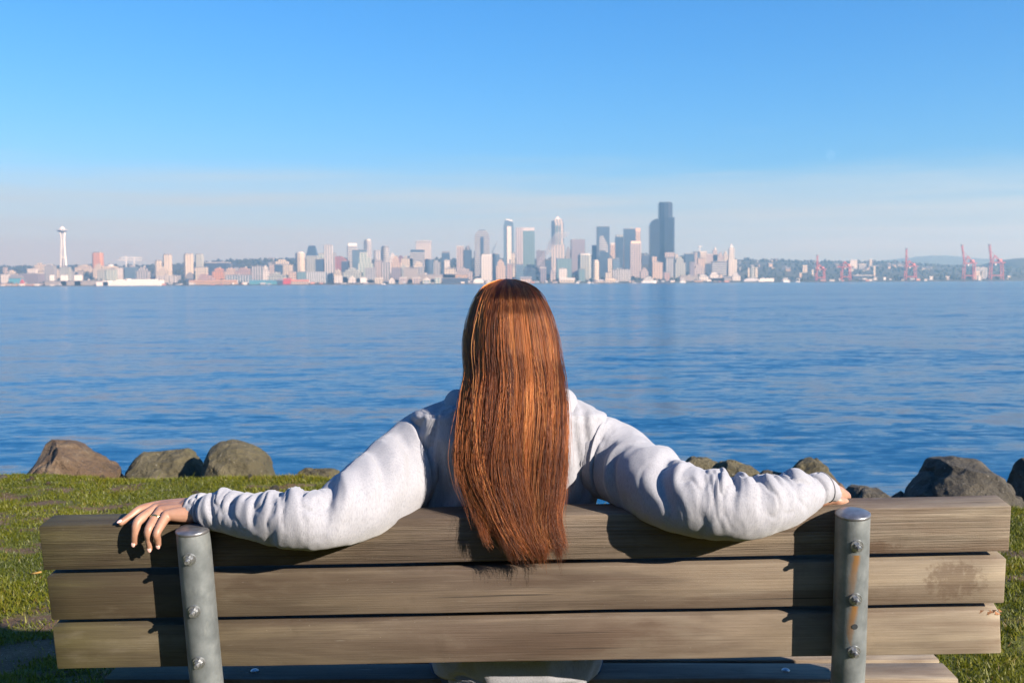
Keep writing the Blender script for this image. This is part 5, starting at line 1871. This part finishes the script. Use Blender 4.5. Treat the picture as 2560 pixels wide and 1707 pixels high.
# arms inside the sleeves
limb(body, [L(1090, 1110, 2.275), L(970, 1195, 2.19), L(790, 1305, 2.050)], [.040, .038, .034])
limb(body, [L(790, 1305, 2.050), L(640, 1292, 2.078), L(472, 1274, 2.14)], [.034, .028, .0215])
limb(body, [L(1470, 1110, 2.275), L(1590, 1190, 2.18), L(1820, 1275, 2.03)], [.040, .038, .034])
limb(body, [L(1820, 1275, 2.03), L(1940, 1255, 2.052), L(2072, 1236, 2.122)], [.034, .028, .022])
person = remeshed(body, 'person', M_SKIN, None, .006, 3)
person.location = PER
tag(person, 'person with long auburn hair in grey sweatshirt, arms spread along the bench back', 'person')


def join_into(dst, src):
    """Add src's mesh to dst's mesh so that the figure stays one object."""
    bm = bmesh.new()
    bm.from_mesh(dst.data)
    bm.from_mesh(src.data)
    bm.to_mesh(dst.data)
    bm.free()
    me = src.data
    bpy.data.objects.remove(src)
    bpy.data.meshes.remove(me)
    dst.data.polygons.foreach_set('use_smooth', np.ones(len(dst.data.polygons), dtype=bool))
    dst.data.update()


hand = MB()
W0 = L(478, 1274, 2.138)
FING = {
    'index': ([(404, 1263, 2.166), (353, 1272, 2.152), (327, 1290, 2.136), (303, 1306, 2.122)], [.0108, .0086, .0076, .0060]),
    'middle': ([(394, 1270, 2.150), (347, 1301, 2.106), (339, 1332, 2.099), (336, 1356, 2.103)], [.0112, .0090, .0078, .0062]),
    'ring': ([(403, 1276, 2.132), (373, 1321, 2.087), (373, 1348, 2.089), (375, 1369, 2.094)], [.0108, .0086, .0075, .0060]),
    'pinky': ([(417, 1287, 2.112), (393, 1330, 2.078), (394, 1349, 2.082), (396, 1361, 2.087)], [.0100, .0076, .0066, .0054])}
limb(hand, [L(505, 1272, 2.138), L(472, 1274, 2.14)], [.0240, .0240])
for k, (nm, (pts, rr)) in enumerate(FING.items()):
    q = [L(*p) for p in pts]
    off = Vector((.004, .010 - .0085 * k, .006 - .004 * k))
    limb(hand, [W0 + off, (W0 + off) * .45 + q[0] * .55, q[0]], [.0185, .0155, rr[0] * 1.10], 14)
    limb(hand, q, [u * 1.10 for u in rr], 14)
limb(hand, [W0 + Vector((0, .014, -.006)), L(420, 1283, 2.182), L(385, 1293, 2.198), L(362, 1303, 2.205)], [.016, .014, .0105, .0085], 14)   # thumb, on the far side
o = remeshed(hand, 'hand', M_SKIN, None, .0016, 4, .45)
join_into(person, o)
hand = MB()
W0 = L(2068, 1234, 2.130)
limb(hand, [L(2045, 1238, 2.118), W0], [.024, .024])
for k in range(4):
    kn = L(2113 - 2 * k, 1241 - 1.0 * k, 2.205 - .017 * k)
    limb(hand, [W0 + Vector((0, .010 - .006 * k, .004 - .002 * k)), (W0 + kn) * .5 + Vector((0, 0, .004)), kn], [.0205, .0180, .0125], 14)
    limb(hand, [kn, kn + Vector((.014, .026 + .006 * k, -.018)), kn + Vector((.012, .028 + .008 * k, -.045)), kn + Vector((.008, .022 + .010 * k, -.064))], [.0105, .0088, .0076, .0060], 14)
limb(hand, [W0 + Vector((0, -.006, -.006)), L(2095, 1252, 2.118), L(2112, 1254, 2.128)], [.015, .0115, .0085], 14)
o = remeshed(hand, 'hand', M_SKIN, None, .0018, 4, .45)
join_into(person, o)

# eyes
t_ = NT('eye_white'); t_.pbsdf((.75, .72, .70), .2); M_EYE = t_.done()
t_ = NT('iris_brown'); t_.pbsdf((.06, .03, .015), .15); M_IRIS = t_.done()
for s_ in (-1, 1):
    m = MB(); ball(m, (0, 0, 0), (.0135, .0115, .0085), 12)
    e_ = m.build('eye', M_EYE, person, True, matrix=Matrix.Translation(HC + Vector((.033 * s_, .0795, .006))))
    m = MB(); ball(m, (0, .0085, 0), (.0058, .0036, .0058), 10)
    m.build('iris', M_IRIS, e_, True)

# nails and finger ring
t_ = NT('nail'); t_.pbsdf((.78, .48, .42), .25); M_NAIL = t_.done()
for nm in ('index', 'middle', 'ring', 'pinky'):
    p1, p0 = L(*FING[nm][0][3]), L(*FING[nm][0][2])
    d = (p1 - p0).normalized()
    up = Vector((0, -.95, .3)) if nm != 'index' else Vector((-.2, -.5, .85))
    up = (up - d * up.dot(d)).normalized()
    m = MB(); ball(m, (0, 0, 0), (.0044, .0066, .0016), 8)
    R = Matrix((d.cross(up), d, up)).transposed().to_4x4()
    m.build('fingernail', M_NAIL, person, True, matrix=Matrix.Translation(p1 + d * .0015 + up * (FING[nm][1][3] * .88)) @ R)
t_ = NT('gold'); t_.pbsdf((.80, .56, .20), .22, 1.0)
p0, p1 = L(*FING['ring'][0][0]), L(*FING['ring'][0][1])
d = (p1 - p0).normalized()
R = Vector((0, 0, 1)).rotation_difference(d).to_matrix().to_4x4()
m = MB()
for off in (-.0012, .0012):
    m.tube([Vector((.0112 * math.cos(a), .0112 * math.sin(a), off)) for a in np.linspace(0, 2 * math.pi, 33)], .0013, 8, cap=False)
ball(m, (.0, -.0118, 0), (.003, .002, .003), 8)
m.build('finger_ring', t_.done(), person, True, matrix=Matrix.Translation(p0 * .52 + p1 * .48) @ R)

# ---- sweatshirt
TORSO = [  # y, left x, right x, depth of centre, half depth
    (980, 1196, 1362, 2.272, .052), (990, 1160, 1398, 2.268, .064), (1003, 1117, 1428, 2.266, .076), (1018, 1076, 1470, 2.264, .088), (1036, 1040, 1508, 2.266, .097),
    (1065, 1038, 1512, 2.270, .104), (1105, 1042, 1506, 2.275, .109), (1180, 1050, 1497, 2.285, .112), (1260, 1060, 1490, 2.297, .112), (1350, 1080, 1475, 2.315, .112),
    (1450, 1092, 1474, 2.34, .115), (1560, 1088, 1490, 2.375, .124), (1630, 1098, 1486, 2.40, .130), (1670, 1126, 1460, 2.412, .128), (1700, 1176, 1412, 2.42, .118), (1730, 1220, 1365, 2.43, .10)]


def torso_mesh():
    R, n = catmull(TORSO, 110), 120
    V = []
    for j, (y, xl, xr, Yc, hd) in enumerate(R):
        for k in range(n):
            a = 2 * math.pi * k / n
            ca, sa = math.cos(a), math.sin(a)
            ex = .78
            u = math.copysign(abs(ca) ** ex, ca)
            w = math.copysign(abs(sa) ** ex, sa)
            px = (xl + xr) / 2 + u * (xr - xl) / 2
            q = P(px, y, Yc)
            p = Vector((q.x, Yc - w * hd, q.z))
            # folds on the back: long soft drapes falling from the shoulders to the armpits
            if w > 0:
                f = 0.0
                for x0, x1, amp, wd in ((1075, 1070, .0075, 9), (1098, 1118, -.007, 10), (1112, 1092, .006, 8), (1450, 1452, -.007, 10), (1470, 1462, .008, 10), (1432, 1470, .007, 9), (1425, 1440, -.005, 8)):
                    xc = x0 + (x1 - x0) * (y - 1010) / 240
                    f += amp * math.exp(-((px - xc) / wd) ** 2) * math.exp(-((y - 1130) / 95) ** 2)
                f += .004 * math.sin((y - 1640) * .5 + px * .012) * math.exp(-((y - 1658) / 14) ** 2)
                p.y -= f * w
            d = .0030 * fbm(p.x * 14, p.z * 7, p.y * 14, 3)
            p += Vector((u * d, -w * d, 0))
            V.append(p - PER)
    return np.array(V), grid_faces(len(R), n)


def settle(o, weights, extra=.095, frames=17, bend=1.6, hold=.06):
    """Let the cloth buckle: it is a little too long for the arm, held at both ends and loosely everywhere."""
    vg = o.vertex_groups.new(name='hold')
    for w in sorted(set(weights)):
        vg.add([int(i) for i in np.nonzero(weights == w)[0]], float(w), 'REPLACE')
    par = o.parent
    o.parent = None
    cm = o.modifiers.new('cloth', 'CLOTH')
    c = cm.settings
    c.quality = 5
    c.mass = .15
    c.air_damping = 3.0
    c.tension_stiffness = c.compression_stiffness = 18
    c.shear_stiffness = 6
    c.bending_stiffness = bend
    c.tension_damping = c.compression_damping = 8
    c.vertex_group_mass = 'hold'
    c.pin_stiffness = 1.0
    c.shrink_min = -extra
    c.effector_weights.gravity = 0.05
    cm.point_cache.frame_start, cm.point_cache.frame_end = 1, frames
    tmp = bpy.data.scenes.new('tmp')
    tmp.collection.objects.link(o)
    for f in range(1, frames + 1):
        tmp.frame_set(f)
    vl = tmp.view_layers[0]
    me = bpy.data.meshes.new_from_object(o.evaluated_get(vl.depsgraph))
    bpy.data.scenes.remove(tmp)
    o.modifiers.clear()
    old = o.data
    o.data = me
    bpy.data.meshes.remove(old)
    o.vertex_groups.clear()
    o.parent = par
    o.data.polygons.foreach_set('use_smooth', np.ones(len(o.data.polygons), dtype=bool))


V, F = torso_mesh()
shirt = np_mesh('sweatshirt', V, F, M_FLEECE, person, True)
_f = np.arange(110) / 109
_w = np.clip(np.clip(1 - _f / .10, 0, 1) + np.clip((_f - .93) / .05, 0, 1) + .10, 0, 1)
settle(shirt, np.round(np.repeat(_w, 120), 2), extra=.07, frames=14)

LEFT = [  # top x, y, bottom x, y, depth of centre, half depth
    (1110, 1040, 1118, 1215, 2.285, .070), (1072, 1034, 1088, 1230, 2.272, .080), (1034, 1040, 1060, 1250, 2.258, .085), (986, 1068, 1040, 1277, 2.232, .082), (940, 1103, 1008, 1301, 2.185, .078), (897, 1142, 960, 1327, 2.135, .074),
    (856, 1182, 906, 1351, 2.092, .068), (815, 1212, 852, 1368, 2.062, .064), (778, 1226, 796, 1377, 2.044, .062), (735, 1224, 748, 1374, 2.040, .060), (690, 1230, 692, 1366, 2.052, .056), (640, 1231, 636, 1353, 2.072, .050),
    (592, 1229, 586, 1339, 2.094, .045), (552, 1227, 546, 1325, 2.112, .040), (524, 1234, 519, 1309, 2.126, .034), (502, 1233, 501, 1304, 2.134, .030), (482, 1238, 485, 1305, 2.138, .028), (470, 1247, 474, 1302, 2.140, .0265)]
LFOLD = [  # x at top, x towards the camera, x at bottom, amplitude, width, strongest angle, angular spread (degrees, 0 top, 90 camera)
    (1008, 1020, 1030, -.010, 9, 70, 60), (975, 964, 985, -.009, 14, 40, 45), (948, 945, 965, .006, 14, 50, 50), (915, 908, 930, -.008, 13, 50, 45), (885, 888, 915, .004, 16, 60, 50),
    (826, 792, 782, -.016, 12, 35, 55), (850, 820, 815, .007, 16, 40, 50), (741, 765, 770, .017, 17, 5, 40), (762, 748, 745, -.006, 10, 20, 30), (704, 735, 745, -.011, 11, 10, 50), (676, 690, 700, .006, 14, 25, 50), (645, 668, 690, -.006, 10, 40, 50),
    (618, 628, 640, .004, 14, 30, 50), (596, 606, 630, -.006, 9, 30, 50), (548, 568, 600, .009, 12, 10, 50), (528, 560, 590, -.008, 9, 60, 60), (516, 530, 545, .004, 8, 90, 60), (509, 512, 520, -.007, 5, 60, 100), (965, 950, 940, -.004, 16, 120, 40), (720, 715, 705, -.004, 14, 120, 40)]
RIGHT = [
    (1432, 1040, 1430, 1215, 2.285, .070), (1472, 1034, 1462, 1228, 2.272, .080), (1512, 1036, 1490, 1242, 2.258, .084), (1556, 1056, 1532, 1258, 2.232, .080), (1601, 1096, 1578, 1283, 2.175, .078), (1645, 1120, 1628, 1308, 2.118, .074), (1690, 1148, 1682, 1328, 2.072, .070),
    (1740, 1166, 1736, 1342, 2.044, .066), (1790, 1172, 1790, 1351, 2.030, .064), (1836, 1186, 1845, 1352, 2.024, .062), (1886, 1190, 1900, 1343, 2.030, .058), (1936, 1187, 1955, 1323, 2.046, .052), (1984, 1176, 2005, 1298, 2.066, .045),
    (2014, 1184, 2042, 1274, 2.090, .038), (2048, 1182, 2062, 1259, 2.104, .033), (2064, 1192, 2072, 1256, 2.112, .030), (2074, 1208, 2076, 1254, 2.118, .027)]
RFOLD = [
    (1528, 1516, 1512, .006, 12, 50, 50), (1560, 1538, 1530, -.007, 10, 100, 50), (1590, 1568, 1555, -.009, 12, 80, 55), (1608, 1586, 1570, .006, 9, 80, 45), (1622, 1606, 1590, -.008, 11, 90, 45),
    (1654, 1640, 1630, .013, 14, -5, 45), (1676, 1706, 1712, -.019, 14, 40, 65), (1708, 1735, 1745, .007, 14, 30, 55), (1752, 1768, 1775, -.005, 12, 30, 50), (1808, 1795, 1790, .012, 15, 0, 40), (1832, 1826, 1815, -.016, 10, 15, 50),
    (1853, 1850, 1845, .009, 9, 10, 50), (1877, 1880, 1880, -.011, 9, 20, 55), (1905, 1905, 1900, .004, 14, 40, 50), (1944, 1956, 1960, -.013, 11, 15, 45), (1988, 1985, 1990, .012, 14, 0, 45), (1925, 1930, 1925, -.004, 10, 60, 40), (2016, 2040, 2052, -.008, 5, 50, 100), (1780, 1760, 1760, -.004, 18, 130, 40)]


def sleeve(rows, folds, name, seed):
    n, nv = 112, 230
    R = catmull(rows, nv)
    # turn the hem of the cuff inwards
    lip = []
    for f in (.9, .8, .78, .78):
        r = R[-1].copy()
        mx, my = (r[0] + r[2]) / 2, (r[1] + r[3]) / 2
        r[0], r[1], r[2], r[3] = mx + (r[0] - mx) * f, my + (r[1] - my) * f, mx + (r[2] - mx) * f, my + (r[3] - my) * f
        r[5] *= f
        back = (R[-1] - R[-8]) * (.05 if f > .85 else (-.2 if f > .79 else -1.2))
        r[0] += back[0]; r[2] += back[0]
        lip.append(r)
    R = np.concatenate([R, np.array(lip)])
    C, A, cxs = [], [], []
    for r in R:
        t_, b_ = P(r[0], r[1], r[4]), P(r[2], r[3], r[4])
        C.append((t_ + b_) / 2); A.append((t_ - b_) / 2); cxs.append((r[0], r[2]))
    V = []
    for j, r in enumerate(R):
        tan = (C[min(j + 3, nv - 1)] - C[max(min(j, nv - 1) - 3, 0)]).normalized()
        b = tan.cross(A[j]).normalized()
        if b.y > 0:
            b = -b
        xt, xb = cxs[j]
        for k in range(n):
            th = 2 * math.pi * k / n
            c, s = math.cos(th), math.sin(th)
            dg = (math.degrees(th) + 180) % 360 - 180
            xx = xt * (1 + c) / 2 + xb * (1 - c) / 2                    # picture column of this spot
            d = 0.0
            base_p = C[j] + A[j] * c + b * (r[5] * s)
            xw = xx + 11 * fbm(base_p.x * 9 + seed, base_p.z * 12, base_p.y * 9, 2)
            if j < nv - 2:
                for (x0, x1, x2, amp, wd, a0, sp) in folds:
                    ang = abs((dg - a0 + 180) % 360 - 180)
                    if ang > sp * 2.2:
                        continue
                    u = max(0.0, min(1.0, abs(dg) / 180))
                    xr = x0 + (x1 - x0) * min(1, u * 2) if u < .5 else x1 + (x2 - x1) * (u * 2 - 1)
                    e = (xw - xr) / wd
                    e *= (.62 if e * amp * (1 if x0 > x2 else -1) > 0 else 1.7)     # one flank steep, one soft
                    if abs(e) < 3:
                        d += amp * (1.25 if (a0 > 25 and abs(amp) < .0105) else (.62 if amp > 0 else .9)) * math.exp(-e * e) * math.exp(-(ang / sp) ** 2)
            p = C[j] + A[j] * c + b * (r[5] * s)
            nrm = (A[j].normalized() * c + b * s)
            if j < nv - 2:
                # sharp creases running round the arm, most where the sleeve is pushed together
                cr = fbm(xw * .030 + seed * 7, dg * .010, base_p.y * 3, 2)
                zone = math.exp(-((dg - 20) / 75) ** 2) * (.35 + .65 * math.exp(-((j / nv - .66) / .26) ** 2))
                d -= .0065 * zone * max(0.0, 1 - abs(cr) * 6.5)
                d += .0034 * fbm(p.x * 16 + seed, p.z * 10, p.y * 10, 3) + .006 * fbm(p.x * 5 + seed * 3, p.z * 6, p.y * 5, 2)
            V.append(p + nrm * d - PER)
    return np_mesh(name, np.array(V), grid_faces(len(R), n), M_FLEECE, shirt, True)


def sleeve_weights(o, n):
    rows = len(o.data.vertices) // n
    w = np.full((rows, n), .0)
    f = np.arange(rows) / rows
    edge = np.clip(1 - f / .07, 0, 1) + np.clip((f - .90) / .03, 0, 1)
    w = np.clip(edge[:, None] + .07, 0, 1) * np.ones((1, n))
    return np.round(w.ravel(), 2)


for rows_, folds_, sd in ((LEFT, LFOLD, 1), (RIGHT, RFOLD, 2)):
    so = sleeve(rows_, folds_, 'sleeve', sd)
    settle(so, sleeve_weights(so, 112))
    for row in (26, 203):
        ring = np.array([so.data.vertices[row * 112 + k].co for k in range(112)])
        nrm_ = np.array([so.data.vertices[row * 112 + k].normal for k in range(112)])
        pts = [Vector(p) for p in ring + nrm_ * .0006]
        m = MB(); m.tube(pts + pts[:1], .0013, 6, cap=False)
        m.build('seam', M_SEAM, shirt, True)


def hood_mesh():
    """Hood lying on the upper back under the hair, rising round the neck."""
    n, m_ = 72, 30
    V = []
    for j in range(m_):
        f = j / (m_ - 1)
        for k in range(n):
            a = math.pi * (k / (n - 1)) * 1.16 - math.pi * .08
            c, s = math.cos(a), math.sin(a)
            # a horseshoe roll: centre line runs from one side of the neck behind to the other
            ph = 2 * math.pi * f
            rr = .030 + .012 * s
            cx, cy = c * .118, -s * .075
            drop = -.045 * s * s
            q = L(1277, 1018, 2.262)
            o = Vector((c, -s, 0))
            V.append(q + Vector((cx, cy, drop)) + o * (rr * math.cos(ph)) + Vector((0, 0, 1)) * (rr * 1.35 * math.sin(ph)))
    idx = np.arange(n * m_).reshape(m_, n)
    F = np.stack([idx[:-1, :-1], idx[:-1, 1:], idx[1:, 1:], idx[1:, :-1]], -1).reshape(-1, 4)
    return np_mesh('hood', np.array(V), F, M_FLEECE, shirt, True)


hood_mesh()

# ---- jeans and shoes
jn = MB()
limb(jn, [L(1200, 1650, 2.44), L(1285, 1655, 2.44), L(1380, 1650, 2.44)], [.125, .128, .125], 24)
for s in (-1, 1):
    limb(jn, [HIP + Vector((.095 * s, .02, .0)), Vector((.117 * s, .46, SL.z + .078)), Vector((.117 * s, .525, SL.z + .045)), Vector((.122 * s, .56, .28)), Vector((.122 * s, .60, .10))], [.105, .084, .076, .066, .060], 20)
remeshed(jn, 'jeans', M_DENIM, person, .007, 3)
t_ = NT('shoe_leather'); t_.pbsdf((.05, .04, .035), .6)
for s in (-1, 1):
    sh = MB()
    limb(sh, [Vector((.12 * s, .575, .048)), Vector((.135 * s, .72, .040)), Vector((.142 * s, .81, .034))], [.050, .047, .036], 16)
    remeshed(sh, 'shoe', t_.m, person, .005, 3)

# ---- hair
HAIR_L = [(697, 1262), (704, 1234), (718, 1210), (741, 1193), (770, 1180), (803, 1170), (840, 1164), (878, 1162), (930, 1164), (982, 1154), (1081, 1142), (1152, 1140), (1213, 1156), (1260, 1182), (1340, 1218), (1388, 1250), (1420, 1268)]
HAIR_R = [(697, 1274), (704, 1306), (718, 1334), (741, 1354), (770, 1369), (793, 1378), (845, 1391), (902, 1400), (944, 1408), (1010, 1416), (1081, 1419), (1152, 1417), (1237, 1409), (1289, 1398), (1330, 1402), (1365, 1412), (1397, 1410), (1420, 1412)]
HAIR_B = [(697, 2.272), (704, 2.240), (718, 2.206), (741, 2.176), (780, 2.156), (840, 2.141), (900, 2.127), (950, 2.114), (1000, 2.101), (1060, 2.088), (1120, 2.078), (1200, 2.068), (1260, 2.061), (1320, 2.055), (1370, 2.052), (1420, 2.052)]
HAIR_D = [(697, .012), (704, .042), (718, .070), (741, .092), (780, .106), (840, .108), (900, .100), (950, .084), (1000, .070), (1060, .062), (1120, .056), (1200, .050), (1260, .040), (1320, .028), (1370, .022), (1420, .018)]
HAIR_Y = [(b_[0], b_[1] + d_[1], d_[1]) for b_, d_ in zip(HAIR_B, HAIR_D)]      # y, centre depth, half depth


def hp(y, phi, sc=1.0):
    """Point of the hair body at picture height y and angle phi (0 = back of the head, + to the right)."""
    xl = np.interp(y, [a[0] for a in HAIR_L], [a[1] for a in HAIR_L]); xr = np.interp(y, [a[0] for a in HAIR_R], [a[1] for a in HAIR_R])
    Yc = np.interp(y, [a[0] for a in HAIR_Y], [a[1] for a in HAIR_Y]); hd = np.interp(y, [a[0] for a in HAIR_Y], [a[2] for a in HAIR_Y])
    cx, hw = (xl + xr) / 2, (xr - xl) / 2
    Y = Yc - hd * sc * np.cos(phi)
    px = cx + hw * sc * np.sin(phi)
    # pixel to world, vectorised, at the depth of the hair's middle so that the outline holds
    M = np.array(CAM_R)
    dx, dz = (px - 1280.0) / FOCAL, -(y - 853.5) / FOCAL
    D = M[:, 0, None] * dx + M[:, 1, None] * dz - M[:, 2, None]
    k = Yc / D[1]
    return np.stack([D[0] * k, Y, CAM_Z + D[2] * k], -1) - np.array(PER)


def hair_core():
    n, rows = 64, 70
    ys = np.concatenate([697 + 60 * np.linspace(0, 1, 16) ** 1.8, np.linspace(762, 1372, rows - 16)])
    V = []
    for y in ys:
        a = np.linspace(0, 2 * math.pi, n, endpoint=False)
        V.append(hp(np.full(n, y), a, .84 if y < 950 else .84 - .50 * (y - 950) / 422))
    t = NT('hair_underlayer')
    co = t.coord('Object')
    c = t.ramp(t.noise(t.n('ShaderNodeMapping', Vector=co, Scale=(1, 1, .03)).outputs[0], 160, 3, .6), [(.3, (.012, .005, .003)), (.7, (.05, .017, .006))])
    t.pbsdf(c, .6)
    return np_mesh('hair', np.concatenate(V), grid_faces(len(ys), n), t.done(), person, True)


hair = hair_core()


def hair_strands():
    r = np.random.default_rng(23)
    NS, NP = 26000, 28
    ng = 170
    gphi = np.sort(r.uniform(-1.95, 1.95, ng))
    big = np.sort(r.uniform(-1.95, 1.95, 26))                       # broad tresses that the locks belong to
    gb_ = np.abs(gphi[:, None] - big[None, :]).argmin(1)
    w = .35 + r.random(ng) ** 2
    g = r.choice(ng, NS, p=w / w.sum())
    base = gphi[g] + r.normal(0, .06, NS)
    drift = r.normal(0, .10, ng)[g] + r.normal(0, .09, NS)         # strands that cross their neighbours
    sc = np.clip(r.normal(.965, .032, NS), .86, 1.015)
    y0 = 698 + 26 * r.random(NS) ** 2
    yend = 1346 + 20 * r.standard_normal(ng)[g] + 16 * r.standard_normal(NS)
    short = r.random(NS) < .30
    yend[short] -= r.uniform(20, 190, short.sum())
    yend -= 46 * np.clip(-np.sin(base) - .30, 0, 1)
    t = np.linspace(0, 1, NP)
    tt = t ** 1.25
    ga, gc = r.uniform(0, 6.28, ng), r.uniform(1.2, 3.0, ng)
    ba, bc = r.uniform(0, 6.28, 26), r.uniform(1.5, 3.2, 26)
    B_ = gb_[g]
    sa, sb = r.uniform(0, 6.28, NS), r.uniform(.8, 2.6, NS)
    pos = np.empty((NS, NP, 3), dtype=np.float32)
    fly = r.random(NS) < .02
    for i in range(NP):
        y = y0 + (yend - y0) * tt[i]
        low = np.clip((y - 860) / 500, 0, 1)
        cl = .15 + .55 * low                                  # strands gather into locks lower down
        ph = gphi[g] * cl + base * (1 - cl)
        ph = ph + low ** 1.3 * (big[B_] - ph) * .45            # and the locks into tresses
        ph = ph + low * (.09 * np.sin(gc[g] * 3 * t[i] + ga[g]) + .10 * np.sin(bc[B_] * 2.6 * t[i] + ba[B_]))
        ph = ph + drift * low
        depth = sc - low * (.05 * (1 + np.sin(ga[g] * 2 + gc[g] * 2.2 * t[i])) + .26 * (1 + np.sin(ba[B_] * 1.7 + bc[B_] * 1.4 * t[i])) * .5)
        tip = np.clip((t[i] - .80) / .20, 0, 1)
        p = hp(y, ph, depth)
        wob = .0005 + .0016 * low ** 1.5
        p[:, 0] += wob * np.sin(sa + sb * 3.2 * t[i]) + .005 * low * np.sin(ga[g] + 2.2 * t[i] * gc[g])
        p[:, 1] += wob * .8 * np.cos(sa * 1.7 + sb * 2.8 * t[i])
        p[:, 0] += tip ** 2 * (.012 * np.sin(ba[B_] * 3.1) + .004 * np.sin(sa))
        out = np.clip((t[i] - .15) / .85, 0, 1)
        p[:, 0] += np.where(fly, np.sign(np.sin(base)) * .008 * out + .006 * np.sin(sa + 5 * t[i]), 0)
        p[:, 1] -= np.where(fly, .008 * out, 0)
        pos[:, i] = p
    cu = bpy.data.hair_curves.new('hair_strands')
    cu.add_curves([NP] * NS)
    cu.position_data.foreach_set('vector', pos.ravel())
    ra = cu.attributes.get('radius') or cu.attributes.new('radius', 'FLOAT', 'POINT')
    rad_ = np.repeat((.00020 + .00014 * r.random(NS))[:, None], NP, 1) * np.interp(t, [0, .75, 1], [1, 1, .40])[None, :]
    ra.data.foreach_set('value', rad_.astype(np.float32).ravel())
    tint = np.clip(.45 + .17 * np.clip(r.standard_normal(ng), -2, 1.3)[g] + .06 * r.standard_normal(26)[B_] + .07 * r.standard_normal(NS), 0, 1)
    ta = cu.attributes.new('tint', 'FLOAT', 'CURVE')
    ta.data.foreach_set('value', tint.astype(np.float32))
    m = NT('auburn_hair')
    at = m.n('ShaderNodeAttribute', {'attribute_name': 'tint'})
    col = m.ramp(at.outputs['Fac'], [(.0, (.004, .0012, .0007)), (.45, (.026, .0058, .0016)), (1.0, (.12, .029, .0055))])
    shine = m.ramp(at.outputs['Fac'], [(.0, (.02, .005, .002)), (.35, (.13, .031, .007)), (.65, (.52, .16, .034)), (1.0, (1.0, .50, .16))])
    h = m.n('ShaderNodeBsdfHairPrincipled')
    h.model = 'CHIANG'
    h.parametrization = 'COLOR'
    m.set(h, 'Color', col)
    for k, v in {'Roughness': .34, 'Radial Roughness': .32, 'Random Roughness': .3, 'Coat': .0, 'Offset': rad(2.0)}.items():
        if k in h.inputs:
            h.inputs[k].default_value = v
    rl = m.n('ShaderNodeBsdfHair', {'component': 'Reflection'})
    m.set(rl, 'Color', shine)
    rl.inputs['RoughnessU'].default_value = .19
    rl.inputs['RoughnessV'].default_value = .32
    mx = m.n('ShaderNodeMixShader', i0=.60, i1=h, i2=rl)
    m.t.links.new(mx.outputs[0], m.out.inputs['Surface'])
    cu.materials.append(m.done())
    o = bpy.data.objects.new('hair_strands', cu)
    COL.objects.link(o)
    o.parent = hair
    return o


hair_strands()
